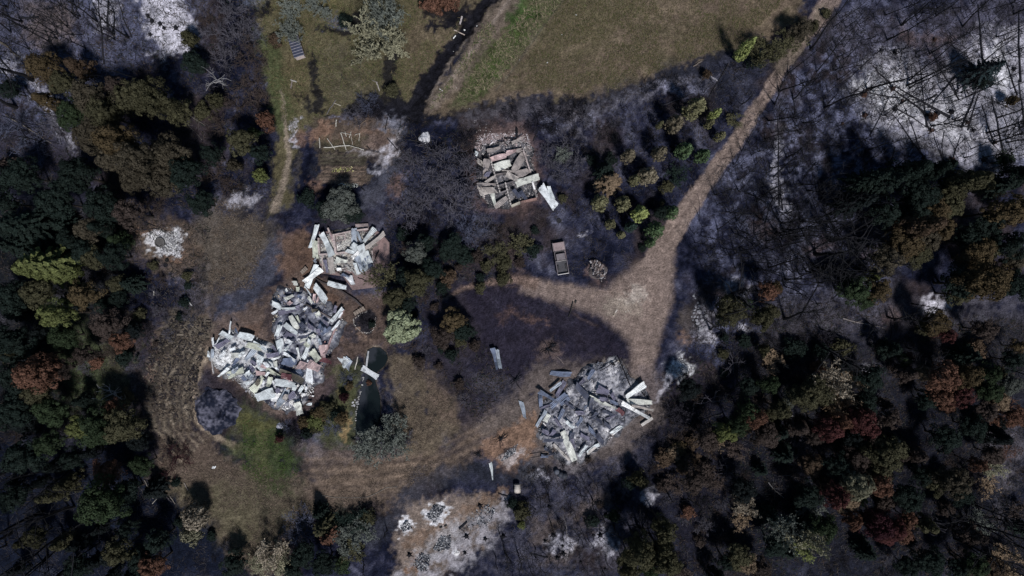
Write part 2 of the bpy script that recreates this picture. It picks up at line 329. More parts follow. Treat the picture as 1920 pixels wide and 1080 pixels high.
# roads
L_([(1572, -20), (1530, 40), (1490, 90), (1452, 150), (1415, 210), (1370, 280), (1325, 340), (1285, 400), (1245, 460), (1215, 520), (1205, 580)],
   [32, 33, 23, 21, 24, 28, 31, 36, 44, 56, 90], ROAD, .97, 3, 's', var=.3)
RUT = [(1530, 40), (1490, 90), (1452, 150), (1415, 210), (1370, 280), (1325, 340), (1285, 400), (1245, 460), (1222, 520)]
for off in (-6, 6): L_([(x + off, y + off * .5) for x, y in RUT], 3.2, (.27, .21, .18), .6, 2.5, 's', gaps=.15)
L_(RUT, 3, (.085, .062, .052), .5, 3, 's', gaps=.3)
P_([(1185, 500), (1265, 450), (1262, 560), (1235, 640), (1222, 710), (1185, 705), (1180, 640), (1120, 590), (1040, 565), (975, 545), (985, 520), (1060, 532), (1130, 545)], ROAD, .93, 9, 's', var=.25)
L_([(1000, 532), (960, 522), (920, 528), (868, 542), (830, 560)], [24, 14, 10, 8, 4], (.17, .12, .10), .85, 4, 's')
L_([(975, 520), (965, 490), (955, 470)], [14, 12, 8], (.12, .085, .075), .5, 8)
L_([(1222, 520), (1212, 600), (1205, 700)], 4, (.26, .20, .17), .35, 4, gaps=.3); L_([(1195, 560), (1190, 640)], 4, (.11, .085, .07), .4, 4, gaps=.3)
L_([(1180, 545), (1100, 548), (1020, 530)], 4, (.28, .21, .17), .45, 4, gaps=.2); L_([(1190, 565), (1100, 560), (1030, 545)], 3, (.10, .075, .065), .4, 4, gaps=.3)
L_([(1460, 130), (1540, 20)], 22, (.13, .11, .085), .6, 8)
P_(ell(1190, 556, 24, 14, rot=-20), (.42, .37, .33), .75, 8, gaps=.2)
P_(ell(1165, 575, 34, 18, rot=10), (.28, .24, .20), .6, 12, gaps=.2)
P_([(1190, 690), (1225, 690), (1240, 760), (1200, 740)], (.14, .115, .12), .6, 12)
P_(ell(1120, 510, 14, 22, rot=-30), (.17, .115, .105), .7, 7, gaps=.25)
P_(ell(1096, 440, 6, 4), ASH, .7, 4); P_(ell(1028, 232, 14, 10), LAVL, .7, 7, gaps=.2)
P_(ell(1110, 225, 20, 12), LAVL, .6, 9, gaps=.3)
# ash plots at the bottom
P_([(745, 1000), (760, 950), (830, 930), (940, 930), (950, 960), (930, 1000), (860, 1050), (800, 1090), (740, 1090)], (.215, .170, .145), .9, 12, 'f')
P_([(742, 1075), (780, 1040), (820, 1020), (905, 960), (950, 925), (955, 980), (930, 1010), (880, 1060), (830, 1095), (745, 1095)], (.27, .26, .29), .85, 10, gaps=.36)
L_([(765, 1020), (860, 965), (950, 920)], 14, (.17, .115, .085), .8, 6)
P_(ell(760, 988, 15, 13), WHT, .9, 3, gaps=.1)
P_([(790, 975), (805, 950), (825, 938), (842, 955), (828, 975), (812, 982)], WHT, .9, 4, gaps=.1)
for pts in [[(806, 968), (820, 948), (836, 955), (815, 980)], [(862, 995), (885, 960), (910, 965), (915, 980), (890, 1000)],
            [(812, 1030), (825, 1008), (845, 1005), (840, 1028), (822, 1032)], [(775, 1055), (790, 1040), (805, 1045), (800, 1068), (785, 1068)], [(912, 950), (925, 946), (925, 956)]]:
    P_(pts, (.10, .11, .13), .7, 3, gaps=.5)
P_([(800, 1005), (860, 965), (870, 990), (850, 1035), (800, 1060), (780, 1040)], (.36, .35, .37), .6, 8, gaps=.3)
P_(ell(856, 1036, 5, 9), WHT, .85, 2.5)
P_(ell(770, 1063, 8, 8), (.25, .15, .10), .8, 4)
# pond beds
POND_A = [(690, 658), (700, 653), (712, 654), (722, 662), (725, 672), (720, 684), (706, 696), (688, 690), (686, 675)]
POND_B = [(686, 700), (700, 708), (703, 722), (710, 745), (711, 765), (708, 790), (700, 812), (668, 812), (670, 775), (676, 750), (678, 728), (682, 715)]
L_(POND_A + POND_A[:1], 7, (.20, .165, .13), .75, 3, 's'); L_(POND_B[:6], 6, (.16, .135, .10), .6, 3, 's')
for pts in (POND_A, POND_B): P_(pts, (.02, .022, .028), 1, 2, 'n')
P_(ell(690, 719, 7, 4), (.32, .13, .05), .8, 2.5)
# charred mat
PIT = ell(405, 770, 42, 42)
# ---- outside the frame the burnt slope simply goes on
Z = (N4 - .5) * 1.2 + (N1 - .5) * .5 + (N2 - .5) * .16 + (N3 - .5) * .09
inside = np.clip((60 - np.maximum(np.abs(GX) - 80, np.abs(GY) - 45)) / 60, 0, 1)
Z *= .6
for pts in (POND_A, POND_B):
    s, m = poly_mask(pts, 6, 'n'); Z[s] = Z[s] * (1 - m) - .9 * m
s, m = line_mask([(930, -20), (895, 30), (850, 85), (815, 130), (785, 180), (772, 215)], 22, 10); Z[s] -= .5 * m
for rr in (18, 44, 68):
    s, m = line_mask([(385 - rr * .9, 650), (365 - rr, 700), (355 - rr, 745), (362 - rr * .9, 800), (388 - rr * .6, 822 + rr * .55)], 7, 7); Z[s] += .35 * m
s, m = poly_mask(ell(640, 470, 60, 50), 40, 'n'); Z[s] = Z[s] * (1 - m) + .0
for pts in ([(595, 430), (735, 430), (735, 545), (600, 520)], [(895, 270), (1000, 270), (1010, 390), (890, 390)], [(400, 620), (560, 560), (650, 600), (600, 770), (500, 760)], [(1010, 700), (1200, 690), (1210, 800), (1060, 870)], [(1030, 450), (1075, 450), (1075, 520), (1030, 520)]):
    s, m = poly_mask(pts, 30, 'n'); Z[s] = Z[s] * (1 - m)
C[..., :3] *= (0.82 + .36 * vnoise(GX, GY, .28, 333))[..., None]
C[..., :3] = np.clip(C[..., :3], .003, .85)
LUM = C[..., :3].mean(-1)

def gz(x, y):
    i = min(max(int(np.searchsorted(XS, x)) - 1, 0), len(XS) - 2); j = min(max(int(np.searchsorted(YS, y)) - 1, 0), len(YS) - 2)
    return float(Z[j, i])

def mk_mesh(name, V, F, mats=None, attr=None, smooth_=False, mi=None):
    """V (n,3), F (m,k) -> mesh; attr = dict of per-vertex RGBA"""
    V = np.asarray(V, np.float32); F = np.asarray(F, np.int32)
    me = bpy.data.meshes.new(name)
    me.vertices.add(len(V)); me.vertices.foreach_set('co', V.ravel())
    k = F.shape[1]
    me.loops.add(F.size); me.loops.foreach_set('vertex_index', F.ravel())
    me.polygons.add(len(F)); me.polygons.foreach_set('loop_start', np.arange(0, F.size, k, dtype=np.int32))
    me.polygons.foreach_set('loop_total', np.full(len(F), k, np.int32))
    if attr is not None:
        a = me.color_attributes.new('tint', 'FLOAT_COLOR', 'POINT')
        a.data.foreach_set('color', np.asarray(attr, np.float32).ravel())
    for m in (mats or []): me.materials.append(m)
    me.update(calc_edges=True)
    me.polygons.foreach_set('use_smooth', np.full(len(F), bool(smooth_)))
    return me
def obj(name, me, parent=None, loc=None, rot=None, scale=None, color=None):
    o = bpy.data.objects.new(name, me); COL.objects.link(o)
    if parent is not None: o.parent = parent
    if loc is not None: o.location = loc
    if rot is not None: o.rotation_euler = rot
    if scale is not None: o.scale = scale
    if color is not None: o.color = tuple(color) + (1,)
    return o

# ------------------------------------------------------------ materials
def mat(name, source='attr', col=(1, 1, 1), rough=.9, spec=.15, metal=0, n1=(3, .5), n2=(14, .4), bump=.15, bscale=8, stain=None, sub=0):
    m = bpy.data.materials.new(name); m.use_nodes = True; t = m.node_tree
    p = t.nodes['Principled BSDF']; p.inputs['Roughness'].default_value = rough
    p.inputs['Specular IOR Level'].default_value = spec; p.inputs['Metallic'].default_value = metal
    def mul(a, b):
        q = t.nodes.new('ShaderNodeMix'); q.data_type = 'RGBA'; q.blend_type = 'MULTIPLY'; q.inputs[0].default_value = 1
        t.links.new(a, q.inputs[6]); t.links.new(b, q.inputs[7]); return q.outputs[2]
    geo = t.nodes.new('ShaderNodeNewGeometry'); tc = t.nodes.new('ShaderNodeTexCoord')
    oi = t.nodes.new('ShaderNodeObjectInfo')
    co = geo.outputs['Position'] if source == 'ground' else tc.outputs['Object']
    if source != 'ground':
        va = t.nodes.new('ShaderNodeVectorMath'); va.operation = 'ADD'; t.links.new(co, va.inputs[0])
        vm = t.nodes.new('ShaderNodeVectorMath'); vm.operation = 'SCALE'; vm.inputs['Scale'].default_value = 37
        cx = t.nodes.new('ShaderNodeCombineXYZ'); t.links.new(oi.outputs['Random'], cx.inputs[0]); t.links.new(oi.outputs['Random'], cx.inputs[1])
        t.links.new(cx.outputs[0], vm.inputs[0]); t.links.new(vm.outputs[0], va.inputs[1]); co = va.outputs[0]
    cur = None
    if source in ('attr', 'ground', 'both'):
        at = t.nodes.new('ShaderNodeAttribute'); at.attribute_name = 'tint'; cur = at.outputs['Color']
    if source in ('object', 'both'):
        cur = oi.outputs['Color'] if cur is None else mul(cur, oi.outputs['Color'])
    if cur is None:
        rgb = t.nodes.new('ShaderNodeRGB'); rgb.outputs[0].default_value = tuple(col) + (1,); cur = rgb.outputs[0]
    for (sc, am) in (n1, n2):
        if am <= 0: continue
        no = t.nodes.new('ShaderNodeTexNoise'); no.inputs['Scale'].default_value = sc; no.inputs['Detail'].default_value = 8 if source == 'ground' else 4
        no.inputs['Roughness'].default_value = .78 if source == 'ground' else .65
        t.links.new(co, no.inputs['Vector'])
        mr = t.nodes.new('ShaderNodeMapRange'); mr.inputs[1].default_value = .3; mr.inputs[2].default_value = .7
        mr.inputs[3].default_value = 1 - am; mr.inputs[4].default_value = 1 + am
        t.links.new(no.outputs[0], mr.inputs[0]); cur = mul(cur, mr.outputs[0])
    if stain:
        no = t.nodes.new('ShaderNodeTexNoise'); no.inputs['Scale'].default_value = stain[0]; no.inputs['Detail'].default_value = 3
        t.links.new(co, no.inputs['Vector'])
        mr = t.nodes.new('ShaderNodeMapRange'); mr.inputs[1].default_value = stain[1]; mr.inputs[2].default_value = stain[1] + .1
        t.links.new(no.outputs[0], mr.inputs[0])
        q = t.nodes.new('ShaderNodeMix'); q.data_type = 'RGBA'; q.inputs[7].default_value = tuple(stain[2]) + (1,)
        sc_ = t.nodes.new('ShaderNodeMath'); sc_.operation = 'MULTIPLY'; sc_.inputs[1].default_value = stain[3]
        t.links.new(mr.outputs[0], sc_.inputs[0]); t.links.new(sc_.outputs[0], q.inputs[0]); t.links.new(cur, q.inputs[6]); cur = q.outputs[2]
    t.links.new(cur, p.inputs['Base Color'])
    if bump:
        no = t.nodes.new('ShaderNodeTexNoise'); no.inputs['Scale'].default_value = bscale; no.inputs['Detail'].default_value = 5
        t.links.new(co, no.inputs['Vector'])
        b = t.nodes.new('ShaderNodeBump'); b.inputs['Strength'].default_value = bump; b.inputs['Distance'].default_value = .2
        t.links.new(no.outputs[0], b.inputs['Height']); t.links.new(b.outputs[0], p.inputs['Normal'])
    return m
M_GROUND = mat('burnt_ground', 'ground', n1=(1.1, .45), n2=(4.5, .72), bump=1, bscale=4.0, spec=.05, rough=1)
M_LEAF = mat('foliage', 'both', n1=(1.2, .25), n2=(6, .3), bump=0, spec=.12, rough=.75)
M_BARK = mat('bark', 'object', n1=(5, .4), n2=(20, .3), bump=.4)
M_TWIG = mat('twigs', 'both', n1=(1, .3), n2=(9, .3), bump=0)
M_SHEET = mat('scorched_metal', 'object', rough=.55, spec=.35, metal=.15, n1=(1.3, .28), n2=(7, .22), bump=.15, bscale=5, stain=(1.1, .57, (.07, .068, .08), .55))
M_RUB = mat('ash_rubble', 'attr', n1=(4, .3), n2=(15, .3), bump=.3)
M_STONE = mat('stone', 'object', n1=(3, .3), n2=(12, .3), bump=.4)
M_WOOD = mat('wood', 'object', n1=(3, .3), n2=(12, .3), bump=.3)
M_SLAB = mat('fired_slab', 'object', n1=(.7, .25), n2=(5, .3), bump=.2, stain=(.6, .56, (.06, .055, .06), .6))
M_PAINT = mat('burnt_paint', 'object', rough=.6, spec=.3, n1=(1.2, .25), n2=(9, .2), bump=.2, stain=(2.0, .6, (.05, .03, .03), .5))
M_STUFF = mat('ground_litter', 'attr', n1=(2, .2), n2=(9, .2), bump=0)
m = bpy.data.materials.new('pond_water'); m.use_nodes = True
p = m.node_tree.nodes['Principled BSDF']; p.inputs['Base Color'].default_value = (.012, .017, .021, 1); p.inputs['Roughness'].default_value = .12
no = m.node_tree.nodes.new('ShaderNodeTexNoise'); no.inputs['Scale'].default_value = 1.2; no.inputs['Detail'].default_value = 6
b = m.node_tree.nodes.new('ShaderNodeBump'); b.inputs['Strength'].default_value = .12
m.node_tree.links.new(no.outputs[0], b.inputs['Height']); m.node_tree.links.new(b.outputs[0], p.inputs['Normal'])
cr = m.node_tree.nodes.new('ShaderNodeMapRange'); cr.inputs[1].default_value = .52; cr.inputs[2].default_value = .62
mx = m.node_tree.nodes.new('ShaderNodeMix'); mx.data_type = 'RGBA'
mx.inputs[6].default_value = (.008, .012, .013, 1); mx.inputs[7].default_value = (.03, .034, .042, 1); p.inputs['Specular IOR Level'].default_value = .25
m.node_tree.links.new(no.outputs[0], cr.inputs[0]); m.node_tree.links.new(cr.outputs[0], mx.inputs[0]); m.node_tree.links.new(mx.outputs[2], p.inputs['Base Color'])
M_WATER = m

ny, nx = GX.shape
idx = np.arange(ny * nx).reshape(ny, nx)
F = np.stack([idx[:-1, :-1], idx[:-1, 1:], idx[1:, 1:], idx[1:, :-1]], -1).reshape(-1, 4)
V = np.stack([GX, GY, Z], -1).reshape(-1, 3)
me = mk_mesh('ground', V, F, [M_GROUND], C.reshape(-1, 4), True)
g = obj('ground', me); g['kind'] = 'structure'

def W(px, py, z=0.0):
    """point at height z that the photograph shows at pixel (px, py)"""
    k = (H - z) / H / PPM
    return ((px - 960) * k, (540 - py) * k)

# ------------------------------------------------------------ registry of things and their labels
THINGS = []
def thing(o, desc, cat, group=None, px=None, py=None, label=None):
    o['category'] = cat
    if group: o['group'] = group
    THINGS.append([o, desc, px, py, label])
    return o
def empty(name, loc, rz=0):
    o = bpy.data.objects.new(name, None); COL.objects.link(o); o.location = loc; o.rotation_euler = (0, 0, rz)
    o.empty_display_size = .5
    return o
# ------------------------------------------------------------ mesh kit
class MB:
    """collects triangles and quads (quads only stored; a triangle repeats nothing but is split apart)"""
    def __init__(s): s.V = []; s.F = []; s.T = []
    def quad(s, a, b, c, d, tint=1.0):
        n = len(s.V); s.V += [a, b, c, d]; s.F.append((n, n + 1, n + 2, n + 3)); s.T += [tint] * 4
    def box(s, c, size, rot=None, tint=1.0, taper=1.0):
        hx, hy, hz = size[0] / 2, size[1] / 2, size[2] / 2
        R_ = Matrix.Rotation(rot, 3, 'Z') if isinstance(rot, (int, float)) else (rot or Matrix.Identity(3))
        n = len(s.V)
        for z, k in ((-hz, 1), (hz, taper)):
            for x, y in ((-hx, -hy), (hx, -hy), (hx, hy), (-hx, hy)):
                q = R_ @ Vector((x * k, y * k, z)); s.V.append((c[0] + q.x, c[1] + q.y, c[2] + q.z)); s.T.append(tint)
        for f in ((3, 2, 1, 0), (4, 5, 6, 7), (0, 1, 5, 4), (1, 2, 6, 5), (2, 3, 7, 6), (3, 0, 4, 7)):
            s.F.append(tuple(n + i for i in f))
    def tube(s, pts, rads, k=5, tint=1.0, cap=True):
        n = len(s.V); m = len(pts)
        for i in range(m):
            a = Vector(pts[max(i - 1, 0)]); b = Vector(pts[min(i + 1, m - 1)]); d = (b - a)
            if d.length < 1e-6: d = Vector((0, 0, 1))
            d.normalize(); u = d.orthogonal().normalized(); v = d.cross(u)
            for j in range(k):
                t = 2 * math.pi * j / k
                q = Vector(pts[i]) + (u * math.cos(t) + v * math.sin(t)) * rads[i]
                s.V.append(tuple(q)); s.T.append(tint)
        for i in range(m - 1):
            for j in range(k):
                j2 = (j + 1) % k
                s.F.append((n + i * k + j, n + i * k + j2, n + (i + 1) * k + j2, n + (i + 1) * k + j))
        if cap and k >= 4:
            for e, sg in ((0, -1), (m - 1, 1)):
                r = [n + e * k + j for j in range(k)]
                if sg < 0: r = r[::-1]
                for j in range(1, k - 2, 2): s.F.append((r[0], r[j], r[j + 1], r[j + 2]))
                if k % 2: s.F.append((r[0], r[k - 2], r[k - 1], r[k - 1])) if False else None
    def mesh(s, name, mats, smooth_=False):
        T = np.array(s.T, float); A = np.ones((len(T), 4)); A[:, 0] = A[:, 1] = A[:, 2] = T if T.ndim == 1 else 1
        if T.ndim == 2: A[:, :3] = T
        return mk_mesh(name, s.V, s.F, mats, A, smooth_)

def leaves(centers, normals, size, tint, rng, elong=1.0, jitter=.5):
    """leaf sprays: one small quad each, facing roughly along its normal"""
    n = len(centers)
    nr = normals + rng.normal(0, jitter, (n, 3)); nr /= np.linalg.norm(nr, axis=1)[:, None] + 1e-9
    a = np.cross(nr, rng.normal(0, 1, (n, 3))); a /= np.linalg.norm(a, axis=1)[:, None] + 1e-9
    b = np.cross(nr, a)
    s = (size * (0.6 + .8 * rng.random(n)))[:, None] / 2
    a = a * s * elong; b = b * s * .9
    V = np.stack([centers - a - b * .3, centers - a * .1 - b, centers + a, centers - a * .1 + b], 1).reshape(-1, 3)
    F = np.arange(4 * n).reshape(n, 4)
    T = np.repeat(tint, 4)
    return V, F, T
def leaf_mesh(name, parts, mats):
    V = []; F = []; T = []; o = 0
    for v, f, t in parts: V.append(v); F.append(f + o); T.append(t); o += len(v)
    V = np.concatenate(V); F = np.concatenate(F); T = np.concatenate(T)
    A = np.ones((len(V), 4)); A[:, :3] = T[:, None]
    return mk_mesh(name, V, F, mats, A)

def rand_dirs(rng, n):
    d = rng.normal(0, 1, (n, 3)); return d / np.linalg.norm(d, axis=1)[:, None]

def crown_lumpy(name, seed, rx, rz, zc, lumps, lump_r, per, leaf, shape='dome', elong=1.0, hues=True):
    """crown of many separate leaf lumps set through an uneven volume; unit: metres; zc = crown middle"""
    rng = np.random.default_rng(seed); parts = []
    lob = rng.random((7, 3)) * 2 - 1
    for i in range(lumps):
        d = rand_dirs(rng, 1)[0]
        if d[2] < -.35: d[2] *= -1
        h = d[2]
        f = 1 + .20 * math.sin(3 * math.atan2(d[1], d[0]) + seed) + .14 * math.sin(5 * math.atan2(d[1], d[0]) + 2 * seed + 3 * h)
        depth = rng.choice([.97, .93, .88, .62], p=[.4, .3, .15, .15])
        if shape == 'cone':
            t = rng.random() ** .8            # 0 bottom 1 top
            ang = rng.random() * 6.283
            rr = rx * (1 - t) ** .8 * (0.9 + .2 * math.sin(3 * ang + seed)) * depth + .05
            c = np.array([rr * math.cos(ang), rr * math.sin(ang), zc - rz + 2 * rz * t])
            nrm = np.array([math.cos(ang), math.sin(ang), .6])
        elif shape == 'egg':
            t = rng.random(); ang = rng.random() * 6.283
            rr = rx * math.sin(math.pi * min(1, (t * .92 + .06)) ** .75) ** .75 * depth * (1 + .08 * math.sin(4 * ang + seed))
            c = np.array([rr * math.cos(ang), rr * math.sin(ang), zc - rz + 2 * rz * t])
            nrm = np.array([math.cos(ang), math.sin(ang), (t - .3) * 1.6])
        else:
            c = np.array([d[0] * rx * f, d[1] * rx * f, d[2] * rz]) * depth + [0, 0, zc]
            nrm = d + [0, 0, .35]
        nrm = nrm / np.linalg.norm(nrm)
        lr = lump_r * (.6 + .8 * rng.random())
        n = int(per * (.7 + .6 * rng.random()))
        dd = rand_dirs(rng, n); dd += nrm * .55; dd /= np.linalg.norm(dd, axis=1)[:, None]
        cc = c + dd * lr * (.78 + .26 * rng.random((n, 1)))
        tn = (.78 + .44 * rng.random()) * (.88 + .24 * rng.random(n))
        parts.append(leaves(cc, dd, leaf, tn, rng, elong, .28))
    # inner foliage closes the gaps of the outer lumps, tinted darker as painted shade
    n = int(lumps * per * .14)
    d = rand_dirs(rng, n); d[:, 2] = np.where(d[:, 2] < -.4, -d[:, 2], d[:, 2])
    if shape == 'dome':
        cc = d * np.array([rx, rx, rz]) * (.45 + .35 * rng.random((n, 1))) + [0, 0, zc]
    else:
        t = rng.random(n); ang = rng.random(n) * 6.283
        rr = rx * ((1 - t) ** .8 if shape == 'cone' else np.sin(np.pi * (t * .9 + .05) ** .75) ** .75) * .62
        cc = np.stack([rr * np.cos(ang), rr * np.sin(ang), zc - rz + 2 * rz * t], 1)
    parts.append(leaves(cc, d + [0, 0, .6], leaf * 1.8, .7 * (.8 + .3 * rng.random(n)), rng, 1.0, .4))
    return leaf_mesh(name, parts, [M_LEAF])

def crown_sprays(name, seed, r, h, tiers, per, leaf, droop=.25):
    """conifer seen from above: long feathered boughs in whorls round the stem"""
    rng = np.random.default_rng(seed); parts = []
    for k in range(tiers):
        t = k / (tiers - 1); z0 = h * (.22 + .76 * t); L = r * (1 - t) ** .75 + .25
        nb = max(5, int(11 - 5 * t))
        for j in range(nb):
            a = 6.283 * (j + rng.random() * .7) / nb + k * 1.3; l = L * (.72 + .45 * rng.random())
            n = max(6, int(per * l)); s = rng.random(n) ** .8
            wdt = (.13 + .34 * (1 - s) * l * .55)
            side = (rng.random(n) * 2 - 1) * wdt
            x = s * l; y = side; z = z0 + .12 * l * math.sin(a * 3) - droop * l * s ** 2 - np.abs(side) * .25 + rng.normal(0, .05, n)
            cc = np.stack([x * math.cos(a) - y * math.sin(a), x * math.sin(a) + y * math.cos(a), z], 1)
            nr = np.tile([math.cos(a) * .25, math.sin(a) * .25, 1.0], (n, 1))
            tn = (.7 + .5 * rng.random()) * (.8 + .3 * rng.random(n)) * (.8 + .35 * s)
            parts.append(leaves(cc, nr, leaf, tn, rng, 1.4, .35))
    return leaf_mesh(name, parts, [M_LEAF])

def branch_set(seed, h, r, n_main, depth, rad, up=.5, seg=4, kids=3, curl=.25, start=.15):
    """recursive bare limbs; returns list of (points, radii, level) and the twig tips"""
    rng = np.random.default_rng(seed); out = []; tips = []
    def grow(p, d, L, rd, lv):
        pts = [p]; rr = [rd]; q = Vector(p); d = Vector(d)
        for i in range(seg):
            d = (d + Vector(rng.normal(0, curl, 3))).normalized(); d.z += .06 * up; d.normalize()
            q = q + d * (L / seg); pts.append(tuple(q)); rr.append(rd * (1 - .75 * (i + 1) / seg))
            if lv < depth:
                for _ in range(kids if i else 1):
                    if rng.random() < .62:
                        e = (d * .75 + Vector(rand_dirs(rng, 1)[0]) * .85).normalized()
                        if e.z < -.1: e.z = .1
                        grow(tuple(q), e, L * (.42 + .25 * rng.random()), rr[-1] * .7 + .002, lv + 1)
        out.append((pts, rr, lv)); tips.append((pts[-1], tuple(d)))
    for i in range(n_main):
        a = 6.283 * (i + rng.random() * .6) / n_main; z = h * (start + .3 * rng.random())
        e = Vector((math.cos(a), math.sin(a), up * (.5 + rng.random()))).normalized()
        grow((0, 0, z), e, r * (1.0 + .35 * rng.random()), rad, 1)
    return out, tips
def limbs_mesh(name, seed, minr=.018, tint=1.0, **k):
    out, tips = branch_set(seed, **k); mb = MB()
    for pts, rr, lv in out:
        mb.tube(pts, [max(q, minr) for q in rr], 3, tint * (1 if lv < 3 else 1.25), cap=False)
    return mb.mesh(name, [M_TWIG]), tips
def sparse_leaves(name, seed, tips, per, spread, leaf):
    rng = np.random.default_rng(seed); parts = []
    for p, d in tips:
        n = max(1, int(per * (.5 + rng.random())))
        cc = np.array(p) - np.array(d) * rng.random((n, 1)) * spread * 1.6 + rng.normal(0, spread * .35, (n, 3))
        parts.append(leaves(cc, np.tile([0, 0, 1.], (n, 1)), leaf, (.7 + .5 * rng.random()) * np.ones(n), rng, 1.6, .7))
    return leaf_mesh(name, parts, [M_LEAF])
def trunk_mesh(name, seed, h, r, lean=.02, limbs=0, limb_from=.3, only=None):
    rng = random.Random(seed); mb = MB(); pts = []; n = 7; x = y = 0
    for i in range(n + 1):
        t = i / n; pts.append((x, y, h * t - .15)); x += rng.gauss(0, lean * h / n); y += rng.gauss(0, lean * h / n)
    rr = [r * (1.35 if i == 0 else 1) * (1 - .8 * i / n) for i in range(n + 1)]
    if only != 'limbs': mb.tube(pts, rr, 6)
    for k in range(limbs if only != 'trunk' else 0):
        t = limb_from + (1 - limb_from) * (k + rng.random()) / limbs; i = min(int(t * n), n - 1); f = t * n - i
        b = Vector(pts[i]).lerp(Vector(pts[i + 1]), f); a = rng.random() * 6.283
        L = h * (.12 + .20 * rng.random()) * (1.15 - t * .6); rl = r * (1 - t) * .42 + .028
        e = Vector((math.cos(a), math.sin(a), .55 + .5 * rng.random())).normalized(); q = b; ps = [tuple(b)]
        for j in range(3):
            e = (e + Vector([rng.gauss(0, .22) for _ in range(3)])).normalized(); q = q + e * L / 3; ps.append(tuple(q))
        mb.tube(ps, [rl, rl * .75, rl * .5, rl * .25], 4)
        if rng.random() < .7:
            e2 = (e + Vector([rng.gauss(0, .7) for _ in range(3)])).normalized(); b2 = Vector(ps[1 + rng.randrange(2)])
            mb.tube([tuple(b2), tuple(b2 + e2 * L * .3), tuple(b2 + e2 * L * .55 + Vector((0, 0, .1)))], [rl * .5, rl * .35, rl * .2], 3, cap=False)
    return mb.mesh(name, [M_BARK])

# prototypes (metres, base at the origin); nominal crown radius / height given beside each
PROTO = {}
def addp(kind, crown, trunk, r, h, zc): PROTO.setdefault(kind, []).append((crown, trunk, r, h, zc))
for i in range(4):   # tall clumped evergreen
    addp('B', crown_lumpy('crown', 100 + i, 3.0, 4.2, 8.2, 80, .78, 78, .27), trunk_mesh('trunk', i, 10.5, .24, limbs=5), 3.4, 12.5, 8.2)
for i in range(2):   # ragged tall evergreen, lopsided and gappy
    addp('B', crown_lumpy('crown', 115 + i, 2.6, 5.0, 8.0, 52, .66, 80, .25), trunk_mesh('trunk', 5 + i, 11.5, .24, limbs=9), 3.1, 13.5, 8.0)
for i in range(3):   # tall pointed evergreen
    addp('N', crown_lumpy('crown', 130 + i, 2.7, 4.8, 7.8, 90, .62, 64, .26, 'cone'), trunk_mesh('trunk', 10 + i, 11.0, .22, limbs=3), 3.0, 12.8, 6.8)
for i in range(3):   # small egg-shaped plantation tree
    addp('C', crown_lumpy('crown', 160 + i, 1.35, 2.5, 3.2, 95, .30, 26, .20, 'egg'), trunk_mesh('trunk', 20 + i, 4.6, .10), 1.5, 5.8, 3.1)
for i in range(3):   # low bushy shrub
    addp('H', crown_lumpy('crown', 190 + i, 1.5, 1.1, 1.3, 60, .42, 30, .22), trunk_mesh('trunk', 30 + i, 1.6, .09, limbs=3), 1.8, 2.6, 1.4)
for i in range(2):   # conifer with long boughs
    addp('S', crown_sprays('crown', 220 + i, 3.2, 10.0, 13, 34, .26), trunk_mesh('trunk', 40 + i, 9.8, .2), 3.1, 10, 4.5)
addp('P', crown_lumpy('crown', 250, 2.3, 2.3, 3.4, 170, .40, 22, .30, elong=1.9), trunk_mesh('trunk', 50, 4.2, .16, limbs=4), 2.75, 6, 3.9)
for i in range(3):   # thin-leaved open tree, twigs showing
    lm, tips = limbs_mesh('limbs', 300 + i, minr=.030, h=3.2, r=2.3, n_main=9, depth=3, rad=.09, up=.5)
    lv = sparse_leaves('foliage', 310 + i, tips, 5, .30, .20)
    PROTO.setdefault('E', []).append((lv, trunk_mesh('trunk', 60 + i, 2.2, .16), 3.0, 4.5, 3.0, lm))
for i in range(4):   # burnt bush, twigs only
    lm, tips = limbs_mesh('branches', 400 + i, minr=.020, h=1.0, r=1.5, n_main=9, depth=3, rad=.05, up=.55, start=.1)
    PROTO.setdefault('F', []).append((lm, trunk_mesh('trunk', 70 + i, .8, .10), 2.1, 2.6, 1.4))
for i in range(2):   # pale dead tree with long bare limbs
    lm, tips = limbs_mesh('branches', 440 + i, minr=.028, h=3.5, r=2.0, n_main=7, depth=2, rad=.07, up=.35, kids=2, start=.35)
    PROTO.setdefault('D', []).append((lm, trunk_mesh('trunk', 80 + i, 4.2, .13), 2.4, 4.5, 3.0))
POLES = [[trunk_mesh(pn, 500 + i, 10, .10, .055, only=pn, limbs=[9, 14, 18, 11, 16, 10, 22, 13][i], limb_from=[.45, .3, .35, .5, .25, .6, .3, .4][i]) for pn in ('trunk', 'limbs')] for i in range(8)]

